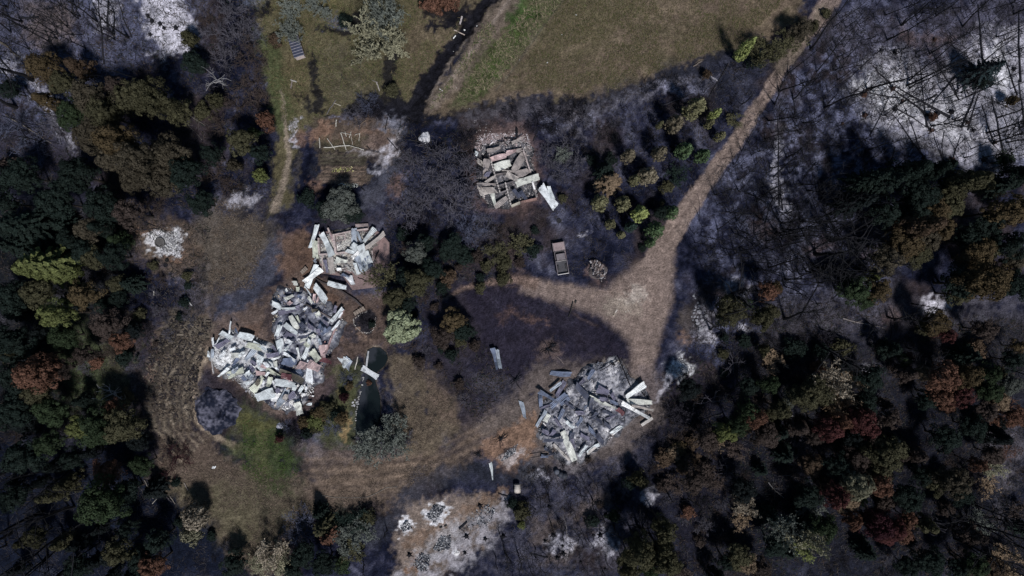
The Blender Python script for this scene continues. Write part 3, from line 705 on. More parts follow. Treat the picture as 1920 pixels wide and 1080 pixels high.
PAL = {'dg': (.012, .020, .017), 'gr': (.026, .040, .020), 'ol': (.058, .056, .032), 'bg': (.058, .050, .036), 'yg': (.105, .120, .045), 'ob': (.078, .058, .032),
       'br': (.075, .052, .036), 'rd': (.070, .026, .026), 'rt': (.115, .060, .042), 'pg': (.22, .25, .16), 'tn': (.17, .125, .085), 'gg': (.088, .098, .088), 'dn': (.22, .19, .15), 'wh': (.34, .33, .34),
       'gy': (.075, .072, .090), 'bl': (.065, .072, .110), 'ch': (.014, .013, .018), 'dr': (.030, .010, .014), 'sp': (.028, .044, .050), 'dk': (.009, .013, .014), 'bt': (.050, .038, .034), 'po': (.17, .165, .115)}
CN = {'dk': 'blackish green', 'dg': 'dark green', 'gr': 'green', 'ol': 'olive', 'bg': 'brownish green', 'yg': 'yellow-green', 'ob': 'ochre brown', 'br': 'brown', 'rd': 'maroon red', 'rt': 'rust orange',
      'pg': 'pale green', 'tn': 'tan', 'gg': 'grey-green', 'dn': 'straw tan', 'wh': 'whitish', 'gy': 'grey', 'bl': 'bluish grey', 'ch': 'charred black', 'dr': 'dark wine red',
      'sp': 'blue-green', 'bt': 'dull brown', 'po': 'pale olive'}
KN = {'B': ('evergreen_tree', 'broad clumpy tree', 'tree'), 'N': ('conifer_tree', 'pointed conifer', 'tree'), 'C': ('young_tree', 'small egg-shaped tree', 'tree'), 'H': ('shrub', 'low leafy shrub', 'shrub'),
      'S': ('conifer_tree', 'conifer with feathered boughs', 'tree'), 'P': ('leafy_tree', 'rounded tree with bright leaf tufts', 'tree'), 'E': ('thin_leaved_tree', 'open twiggy tree', 'tree'),
      'F': ('burnt_bush', 'bare twiggy bush', 'bush'), 'D': ('dead_tree', 'bare dead tree', 'tree')}
GN = {'B': 'broad evergreen trees of the wood', 'N': 'pointed conifers of the wood', 'C': 'young trees of the plantation', 'H': 'low leafy shrubs', 'S': 'conifers with feathered boughs',
      'E': 'open twiggy trees', 'F': 'bare twiggy bushes', 'D': 'bare dead trees', 'P': None}
used = {}
PLACED = []
def tree(px, py, rpx, kind, col, h=None, rz=None):
    i = used.get(kind, 0); used[kind] = i + 1
    pr = PROTO[kind][i % len(PROTO[kind])]
    r = rpx / PPM * (1.0 if kind == 'C' else 1)
    cr, tr, pr_r, pr_h, pr_zc = pr[:5]
    sx = r / pr_r
    sz = (h * (1.22 if kind == 'C' else 1) / pr_h) if h else sx * (.9 if kind in 'BN' else 1)
    sz = min(sz, 17 / pr_h)
    k = (H - pr_zc * sz) / H
    sx *= k
    x, y = W(px, py, pr_zc * sz)
    name, kn, cat = KN[kind]
    o = empty(name, (x, y, gz(x, y)), random.random() * 6.283 if rz is None else rz)
    v = (.85 + .3 * random.random()) * (.9 if kind in 'BN' else 1)
    if kind == 'C': v *= 2.9
    if kind == 'E': v *= 1.5
    c = tuple(q * v for q in PAL[col])
    bark = (.045, .038, .034) if kind not in 'D' else PAL[col]
    if kind in 'FD' : bark = tuple(q * .8 for q in c)
    obj('trunk', tr, o, scale=(sx, sx, sz), color=bark)
    if kind == 'E':
        obj('crown', cr, o, scale=(sx, sx, sz), color=c)
        obj('limbs', pr[5], o, scale=(sx, sx, sz), color=tuple(q * 1.1 for q in c))
    else:
        obj('branches' if kind in 'FD' else 'crown', cr, o, scale=(sx, sx, sz), color=c)
    size = 'small' if r < 1.3 else ('large' if r > 3.2 else '')
    desc = ' '.join(q for q in [size, CN[col], kn] if q)
    thing(o, desc, cat, GN[kind], px, py); PLACED.append((px, py, rpx))
    return o

TREES = """
85 130 30 B ob; 150 128 24 N br; 120 158 24 B ol; 178 185 34 B bg; 140 215 28 B gr; 205 215 34 B ol; 250 185 30 B ol; 290 188 34 B ol 14; 325 205 30 N ol; 222 168 24 B bt
185 255 32 B bg; 232 270 34 B ob 15; 270 300 40 B bg 16; 215 300 26 B bg; 320 290 34 B bg; 350 325 32 B dg; 305 340 34 B bg; 255 335 26 B bg; 160 255 20 B bg; 358 75 15 H ol 5; 405 190 15 H ol 5
455 268 27 B ol 9; 500 228 18 H rt 5; 490 330 14 H yg 4; 478 250 12 H gr 4; 440 310 14 H bg 4; 20 170 18 B dg; 90 190 22 N ob; 
60 425 40 S dg 13; 40 460 30 S dg 12; 95 495 42 S yg 13; 75 505 30 N yg 12; 125 510 24 B yg; 170 430 22 B bg 8; 75 550 28 B ol; 165 552 28 B ob; 112 588 28 B yg 12; 120 630 26 B gr; 22 555 30 B dg; 28 640 34 B dg; 36 705 30 B dg
205 605 32 B bt 8; 230 640 22 B rt 6; 75 700 34 B rt 12; 112 690 22 B bt; 30 770 30 B dg; 100 770 28 B gr; 75 735 26 B ol; 180 680 14 H rt; 215 768 22 B rt; 190 800 36 B gr; 235 795 34 B ol; 150 802 22 B yg; 240 745 16 H ob; 205 740 22 D wh 5
50 855 34 B dg; 95 832 26 B gr; 140 858 22 B dg; 205 882 26 B rt; 198 938 40 B gr 13; 235 925 28 B dg; 100 925 24 N ol; 130 905 22 N ol; 70 1005 20 B ol; 45 1015 16 N ol; 228 1028 28 B ol; 292 1058 26 B rt; 120 1015 20 N ol; 265 1045 24 B dg; 150 1060 26 B dg; 30 930 26 B dg
370 966 25 H dn 6; 362 1000 20 H po 5; 325 862 30 F dr; 318 842 18 F ch; 270 870 20 B gr 6; 300 1010 24 B dg; 240 990 20 B dg
150 330 34 B dg; 60 280 28 F bl; 20 240 30 F bl; 100 240 30 F gy; 45 330 32 B dg; 110 380 34 B dg; 200 385 34 B dg; 250 400 30 B bt; 220 350 22 F bt; 290 380 22 F bt; 15 380 28 B dg; 165 505 22 F gy; 215 480 26 B dg; 160 470 22 B dg; 130 450 20 B dg
400 145 22 D wh 6; 385 160 16 D gy 5; 415 110 26 F gy; 440 60 30 F gy; 470 100 30 F bt; 400 60 24 F gy; 385 30 20 F bt; 430 20 26 F gy; 470 150 30 F bt; 440 200 24 F bt; 480 190 24 F bt; 365 120 22 B dg; 380 210 18 H ol; 410 235 20 F bt; 430 350 22 F bt; 400 290 22 B dg; 400 330 24 F bt; 490 290 20 B dg; 380 380 24 B dg; 470 60 24 F gy
705 70 40 E po 9; 725 30 30 E gg 8; 700 30 24 E po; 735 75 24 E po; 545 60 22 E gg; 600 8 22 E gg; 495 20 18 F ch; 515 75 14 H br; 545 15 18 E gg; 648 40 14 H dg; 810 8 22 H rt 3; 840 6 20 H rt 3; 735 170 14 H ol 2; 665 215 20 F gy; 690 190 20 F bl; 700 210 18 F ch
640 385 34 B gg 6; 615 395 20 B dg 5; 660 400 20 B dg 5; 575 372 18 H dg; 720 520 26 E ol 5; 780 475 24 B gg 6; 800 455 18 B dg 5; 785 530 26 B ol 7; 810 505 22 B dg 6; 760 520 18 B dg 5; 740 560 20 B ol 6; 765 570 18 B dg 5; 752 612 34 P pg 6; 850 600 24 B ob 6; 830 630 22 B bt 5; 870 620 20 B dg 5
930 475 20 E ol; 945 495 16 H ol; 912 500 12 H ol; 980 460 20 E ol; 1000 470 16 H dg; 840 520 18 H br; 830 540 14 H dg; 850 465 24 B dg 4; 870 480 20 H dg; 705 825 30 E gg 6; 735 805 26 E gg 5; 690 845 24 E gg; 740 835 22 E gg; 760 825 18 F gy
830 300 40 F gy; 875 330 40 F gy; 800 345 32 F gy; 770 300 24 F gy; 850 380 34 F gy; 760 400 30 F gy; 800 420 26 F ch; 880 430 30 F bl; 910 430 24 F gy; 790 380 28 F gy; 900 300 20 F ch; 870 260 24 F ch; 1025 290 22 F gy; 1050 320 22 F gy; 1060 265 24 F gy; 1080 300 20 F gy; 1010 230 24 F ch; 1040 225 28 F ch; 1075 205 26 F ch; 1100 215 22 F gy; 960 210 18 F ch
590 792 18 H yg 2; 600 775 15 H ob 2; 615 765 15 H ol 2; 570 790 13 H ob 2; 622 802 18 F bl; 645 745 10 H dr 2; 632 712 0 H ch; 650 710 15 F bl; 524 822 9 H rd 2; 545 812 18 F ch; 560 825 15 F ch; 535 800 12 F bl; 575 812 12 H dg 2; 640 785 14 H ob 2; 686 603 15 F ch; 697 608 8 H dg; 655 725 9 H ob; 690 719 6 H rt 1.2; 628 778 12 H dg 2; 590 805 10 H ol 2
1265 232 16 C bg 6.5; 1302 203 19 C ol 7.5; 1237 287 14 C bg 6; 1283 282 15 C gr 6; 1178 292 13 C bg 6; 1237 234 6 C ol 4; 1340 214 9 C yg 5; 1330 232 8 C ol 4; 1378 225 14 E ol; 1318 292 13 C gr 5; 1215 330 18 C bg 5; 1190 338 11 C ol 4; 1143 340 25 S tn 8; 1135 320 20 S dg 8
1125 380 16 C ol 5; 1168 382 15 C ol 5; 1200 401 16 C yg 5; 1145 420 10 C ol 4; 1183 425 11 C dg 4; 1228 432 18 C gr 6; 1258 398 14 C gr 5; 1053 290 14 E gg; 1205 465 8 H dg; 1145 300 14 H dg; 1270 330 18 E dg; 1250 350 14 H ol; 1240 400 14 B dg 4; 1055 372 9 H ol; 1110 300 12 H dg; 1220 455 9 C gr 4; 1165 440 8 C ol 3; 1350 255 9 C ol 4
1396 92 11 C yg 8; 1394 104 7 C yg 5; 1430 92 24 E ol 6; 1455 98 20 E ol 5; 1500 60 22 B bg 6; 1480 78 22 E ol; 1520 52 14 B ol 5; 1550 25 10 H ol; 1415 112 16 E dg; 1325 140 9 H br 2
1842 135 26 S sp 9; 1850 150 20 E sp; 1893 190 11 H ob 3; 1748 220 9 H rt 1.5; 1620 178 6 H rt; 1838 155 14 B dg
1690 325 32 N dg 15; 1740 320 26 N dg 14; 1650 345 30 S dg 14; 1800 345 34 N ol 14; 1830 345 24 B ol; 1720 370 34 B dg; 1775 385 26 B ol; 1715 425 32 N br 15; 1745 400 28 B ob; 1760 430 24 B ob; 1690 460 32 B ob; 1660 485 30 B bg; 1715 475 26 B ol; 1735 450 24 B bg; 1640 545 26 B ob; 1600 545 28 B gr; 1620 560 20 B gr; 1590 530 20 B dg; 1640 515 16 N yg
1830 480 30 B ob; 1850 465 22 B ol; 1875 395 32 B ob 14; 1900 400 22 B br; 1850 420 28 B dg; 1835 530 34 B ob 14; 1865 520 28 B ob; 1800 530 34 B dg; 1790 550 24 B ol; 1890 460 30 B dg; 1905 330 28 N dg; 1870 350 24 S dg; 1895 535 28 B dg; 1900 490 22 B bg; 1810 450 24 B dg; 1780 350 24 B dg; 1620 340 24 S dg 13; 1600 380 26 S dk 13; 1650 400 30 B dg; 1640 440 26 F bl; 1690 400 24 B dg; 1880 300 16 B gr
1440 545 20 B rt 7; 1450 540 14 B ob 7; 1368 582 28 B ol 9; 1392 572 18 B gr 8; 1355 595 16 B dg; 1425 596 22 B ol 9; 1445 585 16 B ol; 1430 655 12 H ol 4; 1395 640 14 H dg; 1752 603 24 B ob 8; 1735 612 16 B ol; 1770 628 16 B rd 7; 1700 668 10 B rd 5; 1693 675 12 B gr 5; 1725 700 16 B tn 8; 1760 705 28 B rt 11; 1800 703 24 B ob 11; 1845 698 20 B gr 9; 1870 700 14 B ol; 1780 690 22 B dg; 1830 655 20 H br; 1580 655 22 H ol; 1540 660 18 H dg; 1490 655 22 H dg
1440 720 18 B gr 7; 1530 735 30 B ol 8; 1505 742 26 B ol 9; 1560 720 30 E dn 8; 1590 735 26 E dn; 1575 755 26 E tn 8; 1600 710 26 E tn; 1380 795 22 B gr 9; 1400 770 22 B gr 9; 1412 780 20 B rt 9; 1395 805 12 B tn; 1350 808 16 B yg 8; 1372 815 12 B yg; 1460 765 20 B ol 9; 1445 775 14 B ol; 1480 748 16 B gg; 1550 800 24 B rd 10; 1568 788 18 B rt 10; 1605 785 24 B rd 10; 1620 800 20 B rd 10; 1592 800 18 B dr; 1652 850 34 B ol 11; 1640 880 28 B bg; 1675 845 20 B ol
1600 860 28 B bt; 1565 870 26 B dg; 1560 925 24 B rd 11; 1545 910 18 B bt; 1600 905 26 B po 11; 1585 935 24 B tn; 1640 905 24 B rt 10; 1655 900 16 B tn; 1610 935 14 B yg; 1540 985 24 B gr 8; 1515 980 20 B dg; 1592 972 16 B rt 8; 1640 980 26 B dr 10; 1665 985 24 B rd 10; 1700 970 16 B rt; 1690 995 20 B rt; 1660 1005 16 B rd; 1465 995 28 E gg 8; 1490 1015 24 E po; 1525 1012 24 E po 8; 1510 1030 20 E yg; 1450 1020 22 B dg; 1500 860 26 F gy; 1490 885 22 F bt; 1505 825 20 F gy; 1520 870 20 B br
1755 740 20 B rt 9; 1795 740 22 B rd 9; 1775 760 14 B rt; 1735 750 18 B dg; 1880 770 32 F rt; 1900 780 20 B rt; 1870 750 18 B tn; 1828 868 15 B rt 8; 1868 880 18 E po; 1895 850 18 F rt; 1780 900 30 B bg 11; 1750 905 22 B ol; 1730 890 20 B dg; 1800 925 22 B dg; 1850 910 18 E tn; 1700 930 26 B dg; 1820 1055 26 B gr; 1790 1060 20 B dg; 1890 1055 28 E tn; 1860 1065 22 B br; 1740 1050 26 B dg; 1700 1060 22 B dg; 1890 720 20 B gg; 1850 730 24 B gr; 1905 650 16 B ob; 1820 800 24 B dg; 1770 820 26 B dg
1405 950 20 E dn 6; 1390 975 16 E tn; 1385 1040 24 B ol; 1400 1055 20 B tn; 1360 1050 18 B dg; 1195 895 16 H ol 5; 1180 905 14 H dg; 1205 905 12 H ol; 1240 985 24 B ol 12; 1245 1005 18 B ol; 1200 1030 30 B ol 12; 1180 1045 22 B ol; 1240 1040 28 B ol 12; 1215 1065 22 B gr; 1175 1068 22 B ol; 1262 1060 16 B ol; 1150 965 14 H gr 3; 1110 975 14 H dg; 1245 860 18 H br; 1262 850 16 H tn; 1280 875 16 H br; 1275 840 14 H ob; 1300 830 16 H br; 1240 910 14 H bt; 1290 960 14 H rt; 1320 880 18 H bt; 980 960 18 H ol; 978 985 8 H yg; 960 945 12 H dg; 1250 930 14 F gy; 1400 725 20 B dg
555 985 30 F bl 5; 545 1005 20 F bl; 575 1000 18 F bl; 598 960 16 S dg 5; 605 990 22 S ol 6; 615 1005 20 S rt 6; 505 1040 26 E dn 6; 520 1058 24 E po; 490 1060 20 E po; 650 1015 24 E gg; 660 1040 20 E ol; 680 1000 22 E gg; 675 975 20 E dg; 640 1060 18 H gr; 610 1055 24 B dg 6; 570 1040 24 B dg 6; 690 970 16 H ol; 700 960 18 F ch; 550 1065 20 B dg 6; 440 1055 26 B dg 5; 640 985 18 E dg
"""
for row in TREES.replace('\n', ';').split(';'):
    f = row.split()
    if len(f) < 5 or float(f[2]) == 0: continue
    if len(PLACED) > 0 and False: pass
    tree(float(f[0]), float(f[1]), float(f[2]), f[3], f[4], float(f[5]) if len(f) > 5 else None)

def in_poly(x, y, p):
    c = False; n = len(p)
    for i in range(n):
        (ax, ay), (bx, by) = p[i], p[(i + 1) % n]
        if (ay > y) != (by > y) and x < (bx - ax) * (y - ay) / (by - ay) + ax: c = not c
    return c
def scatter_px(poly, n, gap, taken, tries=60, clear=0.8):
    xs = [q[0] for q in poly]; ys = [q[1] for q in poly]; out = []
    for _ in range(n * tries):
        if len(out) >= n: break
        x = random.uniform(min(xs), max(xs)); y = random.uniform(min(ys), max(ys))
        if not in_poly(x, y, poly): continue
        if any((x - a) ** 2 + (y - b) ** 2 < (max(gap, r * clear)) ** 2 for a, b, r in taken): continue
        if any((x - a) ** 2 + (y - b) ** 2 < gap ** 2 for a, b in out): continue
        out.append((x, y))
    return out
def pick(w):
    t = random.random() * sum(w.values())
    for k, v in w.items():
        t -= v
        if t <= 0: return k
    return k
def fill(poly, n, gap, mixd, rr, cols):
    for x, y in scatter_px(poly, n, gap, PLACED):
        k = pick(mixd); tree(x, y, random.uniform(*rr) * (.75 if k in 'HF' else 1), k, pick(cols.get(k, cols['*'])))
fill([(1300, 700), (1450, 640), (1930, 610), (1930, 1090), (1250, 1090), (1290, 960), (1200, 900), (1260, 800)], 84, 21, {'B': 3, 'H': 1, 'F': 4, 'E': 3, 'N': 2, 'D': .5, 'S': 1.2}, (13, 26),
     {'*': {'dk': 6, 'dg': 4, 'bt': 3, 'ol': .7, 'br': .7, 'rt': .3}, 'F': {'gy': 2, 'ch': 3, 'bt': 5}, 'E': {'gg': 1, 'bt': 2, 'tn': .5, 'ch': 1}, 'D': {'gy': 1, 'wh': .4}, 'S': {'dg': 3, 'bg': 1}})
fill([(-10, 260), (120, 310), (240, 420), (270, 560), (255, 700), (265, 830), (-10, 830)], 40, 19, {'B': 4, 'H': 1, 'F': 3, 'N': 2, 'S': 2}, (15, 26),
     {'*': {'dk': 5, 'dg': 4, 'gr': 1, 'bt': 2, 'ol': 1}, 'F': {'gy': 2, 'bl': 1, 'bt': 2}})
fill([(-10, 830), (280, 850), (330, 960), (440, 1090), (-10, 1090)], 13, 28, {'B': 2, 'N': 4, 'F': 2, 'S': 1}, (13, 24), {'*': {'dk': 8, 'dg': 1}, 'F': {'bl': 1, 'ch': 1}})
fill([(250, 480), (400, 520), (380, 580), (300, 640), (255, 620)], 16, 16, {'H': 2, 'F': 3}, (10, 18), {'*': {'dg': 3, 'ol': 2, 'bt': 2}, 'F': {'gy': 2, 'bt': 2, 'ch': 1}})
fill([(750, 420), (900, 400), (1010, 430), (960, 520), (850, 560), (800, 600), (900, 640), (880, 760), (820, 720), (750, 650)], 30, 19, {'H': 3, 'F': 4}, (11, 20), {'*': {'dg': 3, 'ol': 1, 'bt': 3}, 'F': {'gy': 2, 'ch': 3, 'bt': 3}})
fill([(1065, 230), (1230, 200), (1420, 170), (1270, 400), (1230, 480), (1080, 500), (1070, 400)], 26, 20, {'H': .5, 'F': 4}, (7, 12), {'*': {'dg': 3, 'ol': 1}, 'F': {'ch': 4, 'gy': 1}})
fill([(1300, 620), (1480, 600), (1480, 700), (1330, 720)], 10, 20, {'H': 2, 'F': 3}, (10, 16), {'*': {'dg': 3, 'ol': 1}, 'F': {'ch': 3, 'gy': 1}})
fill([(250, 860), (330, 900), (470, 1060), (440, 1090), (330, 1000)], 6, 26, {'H': 2, 'F': 2}, (9, 15), {'*': {'dg': 3}, 'F': {'ch': 3, 'gy': 1}})
fill([(980, 860), (1230, 850), (1260, 900), (1170, 960), (1000, 950)], 12, 20, {'H': 1, 'F': 3}, (8, 13), {'*': {'bt': 3, 'ol': 1}, 'F': {'ch': 3, 'bt': 1}})
fill([(1200, 800), (1290, 780), (1380, 830), (1420, 900), (1380, 1020), (1290, 1020), (1270, 920), (1200, 880)], 26, 14, {'F': 5, 'E': 1}, (10, 20), {'*': {'bt': 3}, 'F': {'bt': 4, 'gy': 1, 'ch': 2}, 'E': {'bt': 2, 'tn': 1, 'br': 1}})
# young shrubs along the bank of the left terrace
fill([(270, 560), (300, 560), (280, 830), (255, 830)], 8, 16, {'F': 3, 'H': 1}, (7, 12), {'*': {'bt': 3}, 'F': {'ch': 3, 'bt': 1}})

# ------------------------------------------------------------ burnt standing trunks
POLE_N = 0
def pole(px, py, h, rs=1.0):
    rs = min(rs, 2.4)
    global POLE_N
    x, y = W(px, py); me = POLES[POLE_N % 8]; POLE_N += 1
    s = h / 10
    lean = random.gauss(0, .11), random.gauss(0, .11)
    o = empty('burnt_tree', (x, y, gz(x, y))); o.rotation_euler = (lean[0], lean[1], random.random() * 6.283)
    for pn, m_ in zip(('trunk', 'limbs'), me): obj(pn, m_, o, scale=(s * rs * .92, s * rs * .92, s), color=(.012, .012, .015))
    d = ('tall' if h > 10.5 else 'short' if h < 6.5 else 'mid-height') + (' thick' if rs > 1.25 else ' slender' if rs < .95 else '') + ' black burnt tree'
    thing(o, d, 'burnt tree', 'black burnt trunks still standing', px, py); return o
for s in """1626 167 14 1.3;1487 186 11 1.2;1475 296 12 1.1;1570 150 8 1;1658 216 9 1;1683 215 7 1;1505 230 9 1;1690 195 9 1.1;1700 160 14 1.2;1705 165 13 1;1743 100 12 1;1790 170 11 1;1860 270 13 1.2;1885 268 12 1
1860 258 10 1;1910 240 12 1.1;1785 225 10 1;1680 310 8 1;1480 325 9 1;1528 412 13 1.3;1455 436 16 1.4;1460 441 14 1;1512 508 12 1.3;1528 476 16 1.9;1524 500 14 1.6;1520 507 12 1.4;1535 530 13 1.2;1437 452 13 1;1555 448 13 3.0
1470 598 14 1.7;1525 640 15 1.6;1665 594 10 1.6;1800 621 9 1.4;1875 690 9 1.4;1332 618 9 2.0;1372 551 12 1.6;1375 556 13 2.2;1150 985 6 2.6;1195 985 9 3.0;1208 950 6 2.6;1033 980 6 1.6;1060 987 6 1.4;1008 933 5 1.6;1045 970 4 1;1110 935 8 1.4;1004 1028 5 1.6
1130 915 5 1;1185 950 6 1;1255 928 7 1.6;1290 935 6 1.4;726 995 6 1.3;935 995 6 1.2;947 1035 7 1.8;930 1045 6 1.4;970 1035 7 1.4;683 1060 5 2.2;1240 300 4 1;1215 262 4 2.4;1142 268 5 1.4;1163 262 5 1.2;1030 250 5 1;1095 240 5 1
92 78 12 1;40 40 14 1.2;107 72 10 1;150 30 11 1;182 40 13 1.1;240 70 14 1.3;215 65 9 1;125 50 9 1;20 60 13 1;60 150 16 2;30 200 16 1.8;80 265 9 1.3;150 1045 18 2.6;80 960 17 1.8;120 1000 17 1.4;60 1060 17 1.4;20 1000 16 1.6;140 950 16 1.2;30 870 17 2;90 1040 15 1.4
1770 960 16 1.2;1800 980 17 1.3;1840 965 16 1.2;1860 985 15 1;1820 945 14 1;1790 1010 16 1.2""".replace('\n', ';').split(';'):
    f = [float(q) for q in s.split()]; pole(*f)
PT = [(a, b, 4) for a, b in []]
for poly, n, gap, hh in [([(1480, 130), (1560, 20), (1920, 0), (1920, 330), (1720, 320), (1640, 330), (1600, 540), (1440, 540), (1330, 470), (1340, 330)], 88, 13, (6, 15)),
                         ([(1290, 430), (1440, 360), (1440, 700), (1310, 700), (1330, 560)], 20, 14, (4, 9)),
                         ([(990, 890), (1180, 890), (1160, 1075), (960, 1075)], 22, 15, (3, 7)), ([(0, 820), (250, 900), (300, 1075), (0, 1075)], 14, 24, (10, 17)),
                         ([(1480, 560), (1720, 560), (1800, 740), (1480, 720)], 14, 20, (7, 13)), ([(1100, 140), (1350, 120), (1380, 200), (1110, 330)], 16, 16, (2.5, 5)), ([(1720, 940), (1920, 900), (1920, 1075), (1750, 1060)], 8, 20, (9, 15)),
                         ([(0, 0), (250, 0), (230, 110), (60, 110)], 8, 18, (7, 13))]:
    for x, y in scatter_px(poly, n, gap, PT): pole(x, y, random.uniform(*hh), random.choice([.6, .75, .9, 1, 1.2]))

def saplings(name, poly, n, hh, seed):
    """the hundreds of thinner burnt stems beyond the individually built ones"""
    mb = MB(); rng = random.Random(seed); k = 0
    xs = [q[0] for q in poly]; ys = [q[1] for q in poly]
    while k < n:
        px = rng.uniform(min(xs), max(xs)); py = rng.uniform(min(ys), max(ys))
        if not in_poly(px, py, poly): continue
        k += 1; x, y = W(px, py); z = gz(x, y) - .1; h = rng.uniform(*hh); r = .035 + .005 * h * rng.random()
        d = Vector((rng.gauss(0, .13), rng.gauss(0, .13), 1)); pts = [(x, y, z)]; q = Vector(pts[0])
        for i in range(5):
            d = (d + Vector((rng.gauss(0, .10), rng.gauss(0, .10), 0))).normalized(); q = q + d * h / 5; pts.append(tuple(q))
        mb.tube(pts, [r * (1.2 - .18 * i) for i in range(6)], 3, cap=False)
        for _ in range(rng.randint(2, 6)):
            i = rng.randint(1, 4); e = Vector((rng.gauss(0, 1), rng.gauss(0, 1), .8)).normalized() * rng.uniform(.5, 1.6); b0 = Vector(pts[i])
            mb.tube([tuple(b0), tuple(b0 + e * .6), tuple(b0 + e + Vector((0, 0, .15)))], [.035, .028, .015], 3, cap=False)
    o = obj(name, mb.mesh(name, [M_BARK]), color=(.012, .013, .018)); o['kind'] = 'stuff'; return o
saplings('burnt_saplings', [(1290, 460), (1340, 330), (1500, 130), (1600, 0), (1920, -10), (1920, 340), (1700, 330), (1620, 420), (1620, 540), (1450, 560), (1330, 560)], 420, (3.5, 9), 5)
saplings('burnt_saplings', [(1380, 380), (1480, 330), (1600, 380), (1620, 520), (1440, 540), (1370, 470)], 110, (8, 14), 6)
saplings('burnt_saplings', [(980, 890), (1240, 860), (1330, 700), (1450, 640), (1480, 900), (1250, 1080), (960, 1080)], 150, (2, 5), 7)
saplings('burnt_saplings', [(1060, 230), (1250, 150), (1450, 100), (1260, 400), (1080, 440)], 110, (1.5, 3.5), 8)
saplings('burnt_saplings', [(0, 0), (250, 0), (330, 110), (80, 300), (0, 250)], 70, (4, 10), 9)
# ------------------------------------------------------------ roofing sheets
SP = {'W': (.78, .81, .84), 'C': (.62, .66, .68), 'S': (.60, .61, .57), 'G': (.33, .37, .43), 'B': (.15, .18, .26), 'K': (.070, .078, .115), 'U': (.16, .155, .215), 'P': (.50, .38, .38), 'R': (.12, .05, .058),
      'T': (.31, .275, .265), 'L': (.40, .365, .345), 'N': (.12, .108, .088), 'O': (.53, .55, .47), 'V': (.80, .82, .85)}
SN = {'W': 'white', 'C': 'pale grey', 'S': 'cream', 'G': 'mid-grey', 'B': 'blue-grey', 'K': 'dark slate', 'U': 'purplish grey', 'P': 'pink', 'R': 'dark red', 'T': 'taupe', 'L': 'light taupe',
      'N': 'dark tan', 'O': 'yellowish cream', 'V': 'bright white'}
SHEETS = {}
def sheet_mesh(L, Wd, seed, bend, curl):
    """one corrugated roofing sheet, 12 mm thick, warped by the heat"""
    rng = random.Random(seed); na = max(4, int(Wd / .095)); nl = max(3, int(L / .5))
    V = []; F = []
    tap, skew, bow, crease, cp = (rng.choice([0, 0, .1, .2, .35, .6]), rng.gauss(0, .25), rng.gauss(0, .07), rng.choice([0, 0, 1, -1, 1.6]), rng.uniform(-.25, .25)) if abs(bend) + abs(curl) > .06 else (0, 0, 0, 0, 0)
    tw = rng.gauss(0, .10); ph = rng.random() * 6; e = [rng.gauss(0, .05) for _ in range(8)]
    for side in (0, 1):
        for i in range(nl + 1):
            for j in range(na + 1):
                u = i / nl - .5; v = j / na - .5
                z = (.028 if j % 2 else -.028) + bend * (.25 - u * u) * L * .6 + curl * (v * v * 4) * Wd * .5 + tw * u * v * Wd * 4 + .05 * math.sin(u * 7 + ph) * L * .3
                z += .045 * math.sin(9 * u + 5 * v + ph)
                x = u * L * (1 - .05 * abs(curl)) + (e[j % 8] if i in (0, nl) else 0) + skew * v * Wd; y = (v * (1 - tap * (u + .5)) * Wd * (1 - .22 * abs(curl)) + bow * (u * u - .1) * L) * (1 + .14 * math.sin(u * 5 + ph))
                if crease: z += abs(u - cp) * L * .22 * crease
                V.append((x, y, z - side * .012))
    n = (nl + 1) * (na + 1)
    for i in range(nl):
        for j in range(na):
            a = i * (na + 1) + j; q = (a, a + 1, a + na + 2, a + na + 1)
            F.append(q[::-1]); F.append(tuple(n + k for k in q))
    rim = [j for j in range(na)] + [i * (na + 1) + na for i in range(nl)] + [nl * (na + 1) + j for j in range(na, 0, -1)] + [i * (na + 1) for i in range(nl, 0, -1)]
    for k in range(len(rim)):
        a, b = rim[k], rim[(k + 1) % len(rim)]; F.append((a, b, n + b, n + a))
    me = mk_mesh('roofing_sheet', V, F, [M_SHEET]); return me
def orient(a):
    a = a % 180
    if a < 20 or a > 160: return 'level'
    if 70 < a < 110: return 'upright'
    return 'right-rising' if a <= 70 else 'left-rising'
NS = 0
def sheet(x1, y1, x2, y2, wpx, c, z=None, group='loose scorched roofing sheets', px_scale=1, bend=None, curl=None, tilt=None):
    global NS
    NS += 1; rng = random.Random(900 + NS)
    zz = z if z is not None else .35
    L = math.hypot(x2 - x1, y2 - y1) / PPM; wd = max(.25, wpx / PPM)
    cx, cy = (x1 + x2) / 2, (y1 + y2) / 2
    x, y = W(cx, cy, zz); ang = math.atan2(-(y2 - y1), x2 - x1)
    me = sheet_mesh(max(L, .5) * 1.02, wd, NS, bend if bend is not None else rng.gauss(.03, .09), curl if curl is not None else abs(rng.gauss(.05, .15)))
    t = tilt or (rng.gauss(0, .17), rng.gauss(0, .09))
    v = .88 + .24 * rng.random()
    o = obj('roofing_sheet', me, None, (x, y, gz(x, y) + zz), (t[0], t[1], ang), color=tuple(min(q * v, .85) for q in SP[c]))
    sz = 'short' if L < 1.5 else 'long' if L > 3.0 else ''
    wdn = 'narrow' if wd < .5 else 'wide' if wd > 1.0 else ''
    desc = ' '.join(q for q in [sz, wdn, SN[c], orient(math.degrees(ang)), 'roofing sheet'] if q)
    thing(o, desc, 'roofing sheet', group, cx, cy); return o
GD_ = 'roofing sheets heaped on the L-shaped ruin'; GC_ = 'roofing sheets fallen on the blue-grey ruin'
